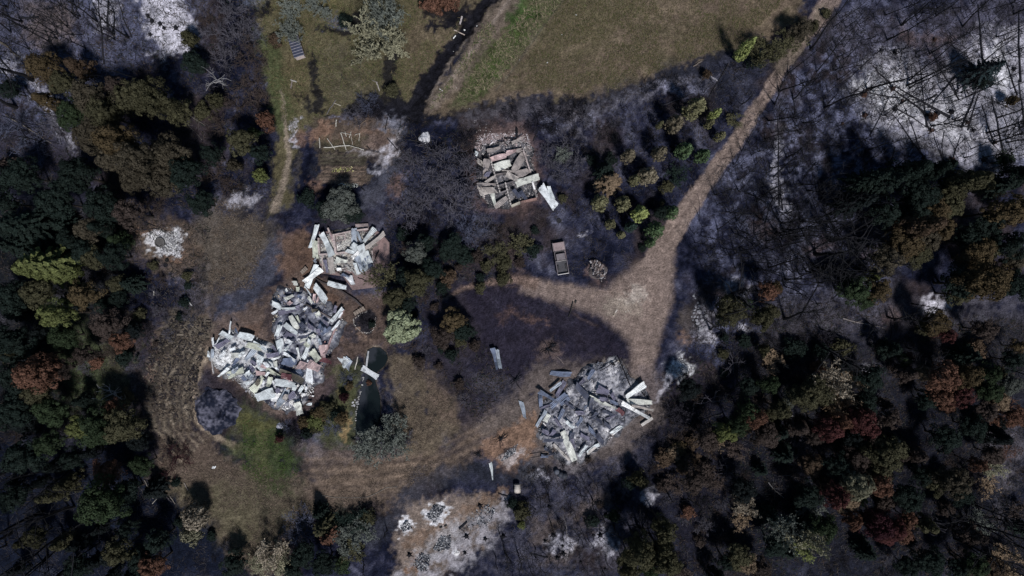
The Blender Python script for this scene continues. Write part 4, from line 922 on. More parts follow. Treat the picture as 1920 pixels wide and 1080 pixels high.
def sheets(txt, s, ox, oy, group, z0=.35, zs=.02, k=1.0):
    z = z0
    for row in txt.replace('\n', ';').split(';'):
        f = row.split()
        if len(f) < 6: continue
        x1, y1, x2, y2, w_ = [float(q) for q in f[:5]]
        z += zs
        sheet(ox + x1 / s, oy + y1 / s, ox + x2 / s, oy + y2 / s, w_ / s * k, f[5], z0 + (z - z0) % .6 + random.random() * .12 - (.32 * random.random() if group in (GD_, GC_) and random.random() < .55 else 0), group)

def beam(x1, y1, x2, y2, wpx, col=(.014, .013, .016), z=.5, z2=None, kind='charred_beam', cat='beam', desc=None, group='charred roof beams', h=None):
    z2 = z if z2 is None else z2
    a = W(x1, y1, z); b = W(x2, y2, z2); mb = MB(); t = wpx / PPM
    za = gz(*a) + z; zb = gz(*b) + z2
    A = Vector((a[0], a[1], za)); B = Vector((b[0], b[1], zb)); m_ = (A + B) / 2; d = B - A
    rng = random.Random(int(x1 * 7 + y2)); n = 5; u = d.normalized(); sd = u.cross(Vector((0, 0, 1))).normalized()
    pts = [tuple(-d / 2 + d * i / n + sd * rng.gauss(0, .03)) for i in range(n + 1)]
    mb.tube(pts, [t / 2 * (1.25 - .25 * rng.random()) for _ in range(n + 1)], 4)
    o = obj(kind, mb.mesh(kind, [M_WOOD]), None, tuple(m_), color=col)
    dd = desc or ('long' if d.length > 3 else 'short') + ' charred ' + orient(math.degrees(math.atan2(d.y, d.x))) + ' beam'
    thing(o, dd, cat, group, (x1 + x2) / 2, (y1 + y2) / 2); return o

def wall(parent, pts, wpx, h, col, z0=0, blocks=False):
    """stub of a wall along pixel points, broken along its top"""
    mb = MB(); rng = random.Random(int(pts[0][0] * 13 + pts[0][1]))
    for i in range(len(pts) - 1):
        a = Vector(W(*pts[i])); b = Vector(W(*pts[i + 1])); d = b - a; n = max(1, int(d.length / (.42 if blocks else .8))); ang = math.atan2(d.y, d.x)
        for k in range(n):
            c = a + d * ((k + .5) / n); hh = h * (.75 + .4 * rng.random())
            l = d.length / n * (.72 if blocks else .995)
            mb.box((c.x, c.y, z0 + hh / 2), (l, wpx / PPM * (.9 + .2 * rng.random()), hh), ang)
    return obj('wall', mb.mesh('wall', [M_SLAB]), parent, color=col)
def slab(name, parent, pts, z, col, matl=None, thick=.15):
    P3 = [W(*p, z) for p in pts]; n = len(P3); bm = __import__('bmesh').new()
    top = [bm.verts.new((x, y, z)) for x, y in P3]; bot = [bm.verts.new((x, y, z - thick)) for x, y in P3]
    f = bm.faces.new(top)
    if f.normal.z < 0: f.normal_flip()
    bm.faces.new(bot[::-1])
    for i in range(n): bm.faces.new((top[i], bot[i], bot[(i + 1) % n], top[(i + 1) % n]))
    __import__('bmesh').ops.recalc_face_normals(bm, faces=bm.faces)
    me = bpy.data.meshes.new(name); bm.to_mesh(me); bm.free(); me.materials.append(matl or M_SLAB)
    a = me.color_attributes.new('tint', 'FLOAT_COLOR', 'POINT'); a.data.foreach_set('color', np.ones(4 * len(me.vertices), np.float32))
    return obj(name, me, parent, color=col)
def mound(name, parent, poly, hgt, cols, seed, step=.16):
    """uneven bed of ash and crumbled plaster with its own relief"""
    xs = [q[0] for q in poly]; ys = [q[1] for q in poly]
    a = W(min(xs) - 8, max(ys) + 8); b = W(max(xs) + 8, min(ys) - 8)
    X, Y = np.meshgrid(np.arange(a[0], b[0], step), np.arange(a[1], b[1], step))
    px = X * PPM + 960; py = 540 - Y * PPM
    d = np.full(X.shape, 1e9); ins = np.zeros(X.shape, bool); p = np.array(poly, float)
    wx = px + (vnoise(X, Y, 1.1, seed) - .5) * 16; wy = py + (vnoise(X, Y, 1.1, seed + 9) - .5) * 16
    for i in range(len(p)):
        u, v = p[i], p[(i + 1) % len(p)]; d = np.minimum(d, segdist(wx, wy, u, v)[0])
        c = (u[1] > wy) != (v[1] > wy)
        with np.errstate(divide='ignore', invalid='ignore'): xi = (v[0] - u[0]) * (wy - u[1]) / (v[1] - u[1] + 1e-12) + u[0]
        ins ^= c & (wx < xi)
    sdv = np.where(ins, d, -d) / PPM
    e = np.clip(sdv / .8 + .3, -.2, 1)
    zz = hgt * e * (.35 + .9 * fbm(X, Y, 1.2, seed + 3)) + (vnoise(X, Y, .35, seed + 5) - .5) * .30 * np.clip(e, 0, 1) - .05
    zz = np.where(e < 0, -.3, zz)
    n = fbm(X, Y, .9, seed + 7, 3, .8); n2 = fbm(X, Y, 2.2, seed + 17)
    Cc = np.ones(X.shape + (4,)); cs = np.array(cols)
    k = np.clip((n * .6 + n2 * .4 - .3) / .4, 0, .999) * (len(cs) - 1); k0 = k.astype(int); f = (k - k0)[..., None]
    Cc[..., :3] = cs[k0] * (1 - f) + cs[k0 + 1] * f
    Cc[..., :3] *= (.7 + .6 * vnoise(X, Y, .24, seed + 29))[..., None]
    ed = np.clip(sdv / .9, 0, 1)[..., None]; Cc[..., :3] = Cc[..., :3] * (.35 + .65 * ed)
    idx = np.arange(X.size).reshape(X.shape)
    F = np.stack([idx[:-1, :-1], idx[:-1, 1:], idx[1:, 1:], idx[1:, :-1]], -1).reshape(-1, 4)
    keep = (sdv.ravel()[F] > -.35).any(1); F = F[keep]
    un, inv = np.unique(F, return_inverse=True); F = inv.reshape(F.shape)
    V = np.stack([X, Y, zz], -1).reshape(-1, 3)[un]
    return obj(name, mk_mesh(name, V, F, [M_RUB], Cc.reshape(-1, 4)[un], False), parent)
def chips(name, parent, poly, n, cols, zr, size, seed):
    """crumbled pieces, splinters and flakes: tens of thousands of small solids in one part"""
    rng = np.random.default_rng(seed); xs = [q[0] for q in poly]; ys = [q[1] for q in poly]
    pts = []
    while len(pts) < n:
        x = rng.uniform(min(xs), max(xs)); y = rng.uniform(min(ys), max(ys))
        if in_poly(x, y, poly): pts.append((x, y))
    p = np.array(pts); X = (p[:, 0] - 960) / PPM; Y = (540 - p[:, 1]) / PPM; Z_ = rng.uniform(zr[0], zr[1], n)
    s = size * rng.lognormal(0, .5, n); el = rng.uniform(1, 4, n); th = rng.uniform(.15, .5, n)
    a = rng.uniform(0, 6.283, n); tl = rng.normal(0, .35, (n, 2))
    base = np.array([(-1, -1, -1), (1, -1, -1), (1, 1, -1), (-1, 1, -1), (-.8, -.9, 1), (.9, -.8, 1), (.8, .9, 1), (-.9, .8, 1)]) / 2
    Q = base[None] * np.stack([s * el, s, s * th], -1)[:, None, :]
    Q[..., 2] += Q[..., 0] * tl[:, :1] + Q[..., 1] * tl[:, 1:]
    ca, sa = np.cos(a)[:, None], np.sin(a)[:, None]
    V = np.stack([Q[..., 0] * ca - Q[..., 1] * sa + X[:, None], Q[..., 0] * sa + Q[..., 1] * ca + Y[:, None], Q[..., 2] + Z_[:, None]], -1).reshape(-1, 3)
    f = np.array([(4, 5, 6, 7), (0, 1, 5, 4), (1, 2, 6, 5), (2, 3, 7, 6), (3, 0, 4, 7)])
    F = (f[None] + (np.arange(n) * 8)[:, None, None]).reshape(-1, 4)
    cs = np.array(cols)[rng.integers(0, len(cols), n)] * rng.uniform(.75, 1.25, (n, 1)); A = np.ones((n * 8, 4)); A[:, :3] = np.repeat(np.clip(cs, 0, .85), 8, 0)
    o = obj(name, mk_mesh(name, V, F, [M_RUB], A), parent); o['kind'] = 'stuff'; return o

CW = [(.62, .61, .60), (.45, .44, .43), (.25, .25, .28), (.08, .08, .10), (.5, .42, .32), (.03, .03, .035)]
# --- square house ruin
rA = empty('house_ruin', (*W(655, 480), 0)); I = rA.matrix_world
def root_at(px, py, name):
    r = empty(name, (0, 0, 0)); return r
bpy.data.objects.remove(rA)
rA = root_at(655, 480, 'house_ruin')
thing(rA, '', 'ruin', None, 655, 480, 'burnt square house ruin with pinkish floor slab along its right side')
slab('floor_slab', rA, [(598, 434), (620, 434), (700, 430), (716, 438), (730, 455), (732, 520), (702, 539), (661, 544), (643, 518), (600, 512)], .22, (.205, .150, .148))
slab('paving', rA, [(716, 441), (729, 456), (730, 486), (706, 478)], .235, (.25, .175, .17), thick=.02)
slab('paving', rA, [(713, 489), (729, 487), (730, 497), (715, 499)], .24, (.18, .125, .125), thick=.02)
slab('step', rA, [(666, 420), (690, 419), (692, 431), (668, 433)], .4, (.30, .25, .25), thick=.4)
PA = [(603, 440), (640, 436), (700, 433), (708, 446), (698, 470), (702, 500), (680, 515), (650, 508), (612, 512), (600, 480)]
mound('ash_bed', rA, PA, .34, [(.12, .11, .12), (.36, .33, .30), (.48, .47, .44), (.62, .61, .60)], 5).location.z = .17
chips('rubble', rA, PA, 3200, CW[:4] + [(.55, .53, .5)], (.3, .58), .045, 31)
for pts, wd, h in [([(600, 447), (602, 478), (618, 477)], 3, .9), ([(629, 440), (632, 476)], 4, 1.0), ([(632, 476), (664, 472)], 3.5, .8), ([(630, 441), (660, 434)], 2.5, .7), ([(672, 433), (692, 430)], 3, .8),
                   ([(632, 443), (648, 441), (649, 450), (634, 452)], 1.5, .5), ([(617, 428), (624, 445)], 3, .7), ([(606, 478), (607, 512)], 2, .5), ([(699, 470), (702, 500)], 2, .5)]:
    wall(rA, pts, wd, h, (.44, .37, .36), .2)
GA = 'roofing sheets fallen on the square house ruin'
sheets("""190 90 95 420 58 C;165 320 165 570 90 O;270 220 415 540 90 C;720 140 735 480 88 G;1020 140 865 330 78 C;1165 210 900 440 74 L;380 555 410 790 85 L;180 665 40 1000 80 C
250 730 10 920 95 W;640 830 710 950 95 V;540 800 640 850 50 B;350 930 610 1000 78 C;730 540 900 680 105 G;840 400 900 760 95 C;730 640 790 800 50 C;470 730 540 730 50 W;150 590 180 640 55 G;760 180 840 350 36 G
610 460 820 520 60 C;300 600 340 780 60 U;900 560 960 700 70 B;420 340 380 200 30 P;800 480 700 560 60 W;690 380 860 520 120 C;770 520 870 760 120 G;440 600 620 620 110 S;900 470 960 640 70 C""", 7.71, 570, 410, GA, .65)
beam(570 + 1080 / 7.71, 410 + 460 / 7.71, 570 + 1030 / 7.71, 410 + 580 / 7.71, 2)
beam(570 + 590 / 7.71, 410 + 665 / 7.71, 570 + 735 / 7.71, 410 + 790 / 7.71, 1.6, (.4, .4, .4), 1.1, kind='wall_post', cat='post', desc='thin pale post fallen across the pink slab ruin', group='fallen pale posts')
beam(570 + 780 / 7.71, 410 + 850 / 7.71, 570 + 910 / 7.71, 410 + 905 / 7.71, 1.2, z=.3)
beam(570 + 1110 / 7.71, 410 + 680 / 7.71, 570 + 1210 / 7.71, 410 + 665 / 7.71, 1.2, z=.3)
# --- brown ruin
rB = root_at(945, 325, 'house_ruin')
thing(rB, '', 'ruin', None, 945, 325, 'burnt house ruin with taupe roofing and chequered block walls beside the twiggy thicket')
PB = [(900, 275), (940, 265), (985, 262), (998, 290), (1008, 370), (960, 388), (920, 392), (895, 350)]
slab('floor_slab', rB, [(920, 300), (980, 282), (1006, 372), (958, 388)], .15, (.085, .085, .095))
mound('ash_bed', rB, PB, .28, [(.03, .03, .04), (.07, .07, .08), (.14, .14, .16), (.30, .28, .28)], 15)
chips('rubble', rB, PB, 3000, [(.08, .08, .09), (.2, .19, .2), (.4, .35, .34), (.03, .03, .04), (.5, .48, .48)], (.08, .32), .05, 32)
chips('crumbled_plaster', rB, [(895, 255), (915, 250), (990, 250), (1000, 290), (980, 285), (900, 300), (886, 300)], 1500, [(.5, .42, .42), (.35, .28, .28), (.55, .52, .55)], (.0, .18), .05, 33)
def P6(x, y): return (880 + x / 6.753, 240 + y / 6.753)
wall(rB, [P6(275, 430), P6(390, 830)], 2.6, 1.1, (.42, .39, .38), .1, True)
wall(rB, [P6(455, 700), P6(528, 990)], 2.6, 1.1, (.42, .39, .38), .1, True)
wall(rB, [P6(530, 1000), P6(640, 955)], 4, 1.2, (.46, .42, .36), .1)
wall(rB, [P6(645, 950), P6(850, 905)], 4, .9, (.27, .17, .15), .1)
wall(rB, [P6(680, 300), P6(770, 570)], 2.6, 1.2, (.40, .34, .33), .1)
wall(rB, [P6(795, 690), P6(825, 790)], 3.4, 1.3, (.72, .70, .70), .1); wall(rB, [P6(825, 800), P6(850, 890)], 2, 1.0, (.42, .38, .38), .1)
wall(rB, [P6(330, 600), P6(560, 560)], 2, .8, (.18, .16, .16), .1); wall(rB, [P6(390, 830), P6(500, 790)], 1.8, .8, (.22, .2, .21), .1); wall(rB, [P6(370, 740), P6(580, 680)], 1.8, .8, (.14, .13, .14), .1)
GB = 'taupe roofing sheets fallen on the brown ruin'
sheets("""265 395 465 350 66 P;470 320 600 290 60 P;595 300 680 270 55 T;690 310 560 560 92 T;320 500 520 440 96 S;470 575 610 650 78 L;590 700 880 615 112 S;225 400 190 640 90 T;100 712 340 720 36 T
120 790 335 800 140 L;280 770 325 970 82 S;325 1000 475 880 62 T;205 690 325 612 40 L;600 590 755 535 92 T;540 190 700 110 40 T;230 290 395 245 40 T;100 410 170 460 60 L;105 340 70 310 60 C;905 740 1090 1000 100 W
1000 740 1060 900 50 C;410 535 540 540 18 L;250 560 210 620 60 U;640 800 720 900 60 K;560 780 640 880 50 K""", 6.753, 880, 240, GB, .8)
for a in [(605, 0, 605, 130, 24), (445, 130, 600, 140, 13), (350, 185, 430, 165, 14), (240, 245, 200, 360, 18), (470, 300, 470, 375, 10), (600, 290, 600, 330, 8)]:
    beam(*P6(a[0], a[1]), *P6(a[2], a[3]), a[4] / 6.753, z=.6)
beam(*P6(430, 155), *P6(440, 165), 3.2, z=.9, desc='stubby charred post head above the taupe sheets')
# --- lower ruin
rC = root_at(1115, 775, 'house_ruin')
thing(rC, '', 'ruin', None, 1115, 775, 'collapsed house of blue-grey roofing and ash below the fork in the dirt road')
PC = [(1018, 750), (1055, 735), (1095, 690), (1120, 680), (1160, 672), (1185, 712), (1212, 730), (1215, 765), (1180, 790), (1150, 820), (1110, 850), (1085, 870), (1050, 860), (1010, 820), (1012, 780)]
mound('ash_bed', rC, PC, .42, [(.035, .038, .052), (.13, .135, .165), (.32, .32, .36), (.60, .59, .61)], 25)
chips('rubble', rC, PC, 8000, [(.5, .49, .5), (.25, .26, .3), (.07, .07, .09), (.04, .04, .05), (.38, .37, .38), (.15, .16, .2)], (.05, .42), .045, 34)
slab('floor_slab', rC, [(1133, 690), (1160, 676), (1183, 712), (1150, 722), (1136, 722)], .12, (.36, .32, .28))
def P5(x, y): return (990 + x / 4.908, 660 + y / 4.908)
for a, b in [((770, 755), (850, 685)), ((640, 850), (540, 930)), ((175, 700), (120, 760)), ((1140, 600), (1040, 670)), ((230, 840), (380, 990))]:
    wall(rC, [P5(*a), P5(*b)], 5, .6, (.50, .47, .45), 0)
GC = 'roofing sheets fallen on the blue-grey ruin'
sheets("""210 195 398 208 50 B;98 355 240 440 42 B;112 365 118 520 36 B;300 280 200 360 28 G;340 270 262 410 44 U;350 385 200 510 52 B;205 490 112 522 30 U;165 540 80 690 32 G;190 575 155 640 50 S;330 520 285 620 38 B;245 610 310 700 30 U
440 300 550 420 60 K;575 420 575 545 46 K;605 160 550 250 40 B;552 148 612 150 22 K;520 252 470 300 34 U;572 405 700 470 42 S;695 470 818 522 36 S;770 380 800 440 40 U;755 450 830 480 34 B;820 520 885 575 46 R
1075 295 905 415 58 W;905 455 1135 462 60 S;862 470 1105 602 40 W;950 490 1145 530 26 L;322 735 430 1000 62 S;140 803 320 812 36 K;412 740 390 840 42 K;628 760 695 845 50 K;652 840 540 915 36 C;500 600 450 680 36 B
500 530 545 500 32 B;720 620 830 570 22 U;640 330 740 385 80 U;768 750 860 680 40 C;155 885 215 925 30 K;120 960 190 962 32 B;380 420 300 480 40 B;340 460 420 520 30 K;440 560 520 560 40 U;600 590 680 640 40 K;690 540 780 580 36 K
350 640 420 700 40 C;560 700 620 760 46 B;480 760 560 800 40 U;700 650 760 700 36 K;250 720 200 780 44 U;130 720 190 750 40 U;540 860 470 960 30 C;430 880 400 800 30 U;660 430 740 440 40 U;640 560 560 620 34 K""", 4.908, 990, 660, GC, .55, k=.95)
for a in [(840, 60, 945, 320, 10), (830, 72, 660, 175, 8), (905, 440, 885, 640, 7), (1095, 520, 1106, 610, 10), (30, 975, 255, 932, 6), (590, 380, 750, 410, 8), (1050, 370, 1085, 420, 9), (780, 100, 800, 125, 16), (530, 880, 545, 980, 7), (860, 60, 960, 220, 3), (890, 70, 850, 190, 3), (300, 560, 420, 440, 5), (380, 900, 330, 960, 5), (1080, 370, 1060, 400, 8)]:
    beam(*P5(a[0], a[1]), *P5(a[2], a[3]), a[4] / 4.908, z=.75)
# --- main ruin
rD = root_at(520, 670, 'house_ruin')
thing(rD, '', 'ruin', None, 520, 670, 'large L-shaped collapsed house heaped with pale roofing sheets and white ash')
PD1 = [(510, 570), (520, 545), (545, 540), (570, 545), (600, 565), (640, 590), (645, 602), (630, 640), (615, 670), (600, 715), (575, 730), (560, 770), (530, 770), (480, 745), (470, 700), (500, 690), (515, 640)]
PD2 = [(398, 650), (415, 628), (440, 620), (480, 632), (520, 650), (520, 700), (500, 740), (475, 745), (450, 720), (415, 700), (400, 680)]
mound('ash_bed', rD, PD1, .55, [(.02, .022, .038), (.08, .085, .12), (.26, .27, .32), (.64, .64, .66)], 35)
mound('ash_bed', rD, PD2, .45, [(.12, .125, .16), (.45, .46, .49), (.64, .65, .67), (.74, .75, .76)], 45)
chips('rubble', rD, PD1, 7000, CW, (.05, .45), .045, 35)
chips('rubble', rD, PD2, 5000, CW[:4] + [(.66, .66, .68)], (.05, .45), .045, 36)
chips('white_fragments', rD, [(560, 715), (590, 718), (590, 745), (570, 740), (555, 770), (530, 765)], 160, [(.78, .77, .76)], (.1, .5), .11, 37)
for pts, wd, h, c in [([(646, 580), (631, 613), (612, 662)], 3, .7, (.36, .25, .25)), ([(612, 640), (600, 655)], 3, .6, (.6, .35, .32)), ([(555, 713), (533, 738), (518, 760)], 2.6, .8, (.52, .47, .44)), ([(545, 735), (525, 768)], 2, .6, (.45, .42, .4)),
                      ([(402, 700), (396, 660)], 2, .4, (.4, .38, .38)), ([(575, 570), (625, 598)], 2.4, .7, (.14, .12, .12)), ([(612, 500), (640, 515)], 2, .5, (.2, .15, .14))]:
    wall(rD, pts, wd, h, c, 0)
GD = 'roofing sheets heaped on the L-shaped ruin'; KD = 1.06
sheets("""300 300 500 400 84 C;165 385 185 540 36 W;312 392 200 520 30 W;430 430 220 560 76 U;160 580 160 730 46 G;100 620 100 720 48 C;470 110 440 330 28 W;610 330 850 400 104 C;760 500 1000 570 104 O;860 470 1100 600 56 C;880 590 720 770 80 G
480 690 650 680 84 S;440 900 260 1050 62 W;690 930 420 1030 108 O;600 740 500 880 70 B;1100 690 1300 660 66 U;1180 760 1330 700 34 W;700 640 600 700 60 C;560 560 460 600 60 W;380 620 300 720 60 W;920 700 1020 760 70 C;820 780 900 860 60 U
960 840 1060 900 60 P;520 980 600 900 50 G;1080 800 1180 860 60 C;1200 860 1270 930 50 W;540 230 590 310 40 B""", 9, 380, 590, GD, .85, k=KD)
sheets("""435 190 515 190 80 S;500 290 550 290 84 O;320 460 450 390 60 S;110 520 245 600 96 C;100 710 195 640 52 W;240 640 480 610 62 C;210 700 560 600 84 U;820 230 1020 490 112 C;700 420 770 530 44 S;808 370 795 490 48 P;875 420 830 520 44 P
640 240 750 400 26 C;400 740 515 960 80 S;500 740 560 850 38 O;1165 570 1135 690 66 U;1285 610 1090 830 68 C;1260 680 1215 780 46 W;1240 820 1105 985 46 W;300 880 510 1040 84 C;830 740 900 690 76 S;620 640 680 590 48 W;225 900 165 1080 84 C
320 290 340 320 40 W;560 860 640 940 80 K;700 900 800 960 80 U;880 900 980 980 80 B;960 820 1040 900 56 U;760 660 860 640 70 N;600 440 520 400 60 B;420 500 360 540 60 P;1000 990 1090 930 80 B;640 960 560 1020 70 K""", 9, 500, 510, GD, .85, k=KD)
sheets("""200 240 235 470 92 C;260 220 275 370 28 W;300 150 460 200 96 U;560 272 812 165 52 S;765 240 620 565 66 C;512 380 572 580 32 W;295 465 510 590 48 W;270 600 505 630 112 B;10 510 215 490 70 U;930 330 955 540 76 P;1000 330 990 470 56 P;760 430 885 590 104 O
895 560 1110 615 78 R;520 670 700 690 110 P;700 640 890 740 112 P;730 600 720 960 96 W;255 850 430 875 84 R;230 760 650 930 84 N;150 950 485 1010 108 C;640 300 720 360 70 O;330 260 430 300 60 V;540 200 700 190 46 K;880 230 920 330 40 G;360 360 300 430 40 C
430 290 470 250 60 K;90 340 160 440 50 U;520 760 620 840 60 B;440 690 500 700 30 L;1020 60 940 160 70 B;860 60 900 160 60 U;640 40 560 90 60 K""", 9, 500, 610, GD, .88, k=1.2)
sheets("""572 510 735 300 104 O;640 232 780 245 60 P;800 178 1020 290 66 O;640 610 910 525 108 C;860 600 1040 605 96 W;1110 485 990 725 74 G;1130 610 1225 540 66 U;1260 670 1310 850 92 S;1318 560 1395 560 32 V;1400 700 1475 700 32 C;880 338 922 405 32 V;760 350 740 430 26 V
745 200 700 130 60 C;835 220 780 285 32 W;500 220 545 300 80 C;690 40 705 130 66 C;760 80 840 160 56 W;930 60 940 150 56 S;560 130 620 200 50 U;430 330 520 280 60 B;860 300 820 440 60 O;1010 350 1180 330 50 P;1230 420 1200 500 50 C;1000 480 940 520 60 U
600 260 560 340 50 G;480 400 560 360 50 C;690 330 640 420 50 N;1100 560 1060 640 50 L;1340 430 1290 520 44 C;1400 440 1390 520 30 V;330 190 230 260 40 G""", 8, 400, 670, GD, .95, k=1.3)
for a in [(1400, 350, 1240, 550, 9), (1000, 110, 1060, 60, 6), (860, 350, 760, 470, 7)]:
    beam(400 + a[0] / 8, 670 + a[1] / 8, 400 + a[2] / 8, 670 + a[3] / 8, a[4] / 8, z=1.0)
for a in [(540, 490, 1110, 760, 7), (530, 65, 575, 170, 2), (340, 220, 420, 320, 3), (960, 640, 1080, 770, 4)]:
    beam(500 + a[0] / 9 if a[0] != 530 and a[0] != 340 else 380 + a[0] / 9, (510 if a[0] not in (530, 340) else 590) + a[1] / 9, (500 if a[0] not in (530, 340) else 380) + a[2] / 9, (510 if a[0] not in (530, 340) else 590) + a[3] / 9, a[4] / 9, z=.9)
# --- loose sheets elsewhere
GL = 'loose roofing sheets lying away from the ruins'
for a in [(924, 652, 932, 692, 9, 'B'), (932, 655, 938, 690, 8, 'G'), (977, 752, 984, 782, 8, 'G'), (920, 868, 924, 900, 6, 'C'), (639, 668, 648, 686, 15, 'C'), (650, 672, 644, 688, 14, 'C'), (649, 690, 655, 672, 13, 'G'), (397, 877, 403, 877, 5, 'V'), (1030, 852, 1043, 850, 6, 'K'), (524, 762, 536, 768, 4, 'W'), (650, 706, 660, 712, 7, 'K')]:
    sheet(*a, .12, GL, bend=.01, curl=.05, tilt=(0, 0))
o = sheet(678, 690, 707, 708, 10.5, 'W', .35, None, bend=.0, curl=0, tilt=(0, 0)); THINGS[-1][4] = 'white corrugated sheet laid as a footbridge between the two ponds'; THINGS[-1][1] = ''

# ------------------------------------------------------------ burnt pickup
def pickup(px, py, deg):
    x, y = W(px, py, .8); r = empty('burnt_pickup', (x, y, gz(x, y)), math.radians(deg))
    thing(r, '', 'pickup truck', None, px, py, 'burnt-out pickup truck with bare grey-pink cab standing on charred ground')
    pk = (.30, .235, .24); gr = (.17, .15, .165); dk = (.03, .03, .035)
    def part(name, boxes, col, m_=M_PAINT, par=r):
        mb = MB()
        for c, s, *t in boxes: mb.box(c, s, None, 1, *(t[:1]))
        o = obj(name, mb.mesh(name, [m_]), par, color=col)
        if len(boxes) <= 3:
            bv = o.modifiers.new('bevel', 'BEVEL'); bv.width = .035; bv.segments = 2
        return o
    part('chassis', [((0, 0, .38), (1.0, 4.6, .14))], dk)
    part('hood', [((0, 1.72, .98), (1.78, 1.3, .10), .94), ((0, 2.30, .80), (1.74, .14, .42))], pk)
    part('front_wing', [((.86, 1.75, .72), (.20, 1.35, .46))], gr); part('front_wing', [((-.86, 1.75, .72), (.20, 1.35, .46))], gr)
    part('bumper', [((0, 2.50, .48), (1.75, .12, .20))], dk); part('engine_block', [((0, 1.65, .70), (.6, .8, .35))], dk)
    part('windscreen_frame', [((-.74, .93, 1.18), (.07, .42, .07)), ((.74, .93, 1.18), (.07, .42, .07)), ((0, 1.08, 1.04), (1.6, .06, .08))], gr)
    part('dashboard', [((0, .92, .92), (1.5, .25, .20))], (.06, .055, .06))
    part('cab_roof', [((0, .10, 1.52), (1.42, 1.05, .07), .9)], gr)
    part('roof_post', [((-.68, .55, 1.28), (.07, .07, .45)), ((.68, .55, 1.28), (.07, .07, .45))], gr); part('roof_post', [((-.68, -.42, 1.28), (.07, .07, .45)), ((.68, -.42, 1.28), (.07, .07, .45))], gr)
    part('door', [((.84, .35, .80), (.09, 1.3, .62))], pk); part('door', [((-.84, .35, .80), (.09, 1.3, .62))], gr)
    part('seat', [((0, -.05, .72), (1.3, .45, .25)), ((0, -.30, .98), (1.3, .14, .5))], dk)
    part('rear_window_panel', [((0, -.52, .90), (1.55, .06, .78))], (.45, .42, .42))
    part('bed_floor', [((0, -1.5, .62), (1.6, 2.0, .06))], (.055, .055, .065))
    for s in (-1, 1): part('bed_side', [((s * .86, -1.5, .86), (.07, 2.1, .52)), ((s * .86, -1.5, 1.13), (.11, 2.12, .05))], gr)
    part('tailgate', [((0, -2.56, .86), (1.72, .07, .5)), ((0, -2.57, 1.12), (1.78, .11, .06))], (.62, .60, .60))
    for s in (-1, 1): part('wheel_arch', [((s * .62, -1.45, .76), (.3, .8, .22), .8)], dk)
    for s in (-1, 1):
        for yy in (1.6, -1.5):
            mb = MB(); mb.tube([(s * .72, yy, .27), (s * .92, yy, .27)], [.26, .26], 14); obj('wheel_rim', mb.mesh('wheel_rim', [M_PAINT]), r, color=(.16, .14, .14))
    chips_px = [(px - 10, py + 2), (px + 10, py + 2), (px + 12, py + 26), (px - 6, py + 26)]
    return r
pickup(1051, 483, 9.4)

# ------------------------------------------------------------ shed
def shed():
    x, y = W(557, 90, .8); r = empty('small_shed', (x, y, gz(x, y)), math.radians(18))
    thing(r, '', 'shed', None, 557, 90, 'small garden shed with dark ribbed roof and pale front')
    mb = MB(); mb.box((0, 0, .55), (1.35, 2.9, 1.1)); obj('wall', mb.mesh('wall', [M_WOOD]), r, color=(.34, .27, .25))
    mb = MB(); mb.box((0, -1.50, .62), (1.42, .08, 1.15)); obj('front_board', mb.mesh('front_board', [M_WOOD]), r, color=(.55, .47, .44))
    rm = None
    for k in range(7):
        if rm is None:
            mb = MB(); mb.box((0, 0, 0), (1.62, .42, .05)); rm = mb.mesh('roof_panel', [M_SHEET])
        obj('roof_panel', rm, r, (0, -1.32 + k * .44, 1.26 + k * .015), (.03, 0, 0), color=(.045, .052, .085))
    bmn = None
    for k in range(8):
        if bmn is None:
            mb = MB(); mb.box((0, 0, 0), (1.66, .055, .06)); bmn = mb.mesh('batten', [M_WOOD])
        obj('batten', bmn, r, (0, -1.54 + k * .44, 1.30 + k * .015), color=(.30, .29, .33))
    mb = MB(); mb.box((.78, 0, 1.22), (.10, 3.1, .07)); obj('eaves_board', mb.mesh('eaves_board', [M_WOOD]), r, color=(.33, .26, .24))
shed()

# ------------------------------------------------------------ ponds
for pts, lab, cxy in ((POND_A, 'round dark pond with still water below the round flower bed', (705, 674)), (POND_B, 'long dark pond narrowing under the grey-green tree', (690, 755))):
    c = np.mean([W(*p) for p in pts], 0); big = [(c[0] + (W(*p)[0] - c[0]) * 1.10, c[1] + (W(*p)[1] - c[1]) * 1.10) for p in pts]
    n = len(big); V = [(c[0], c[1], -.22)] + [(x, y, -.22) for x, y in big]
    me = bpy.data.meshes.new('pond_water'); me.from_pydata(V, [], [(0, 1 + (i + 1) % n, 1 + i) if True else 0 for i in range(n)]); me.materials.append(M_WATER); me.update()
    o = obj('pond_water', me); o['kind'] = 'structure'; o['label'] = lab
def rock_mesh(seed):
    import bmesh; bm = bmesh.new(); bmesh.ops.create_icosphere(bm, subdivisions=1, radius=1); rng = random.Random(seed)
    for v in bm.verts: v.co *= .72 + .5 * rng.random()
    me = bpy.data.meshes.new('stone'); bm.to_mesh(me); bm.free(); me.materials.append(M_STONE); return me
ROCKS = [rock_mesh(i) for i in range(5)]
def stones(parent, pts, sz, col, flat=.6):
    for i, (px, py, r) in enumerate(pts):
        x, y = W(px, py); q = r * sz / PPM; v = .8 + .4 * random.random()
        obj('stone', ROCKS[i % 5], parent, (x, y, gz(x, y) + q * .25), (0, 0, random.random() * 6), (q * (1 + .4 * random.random()), q, q * flat), tuple(c * v for c in col))
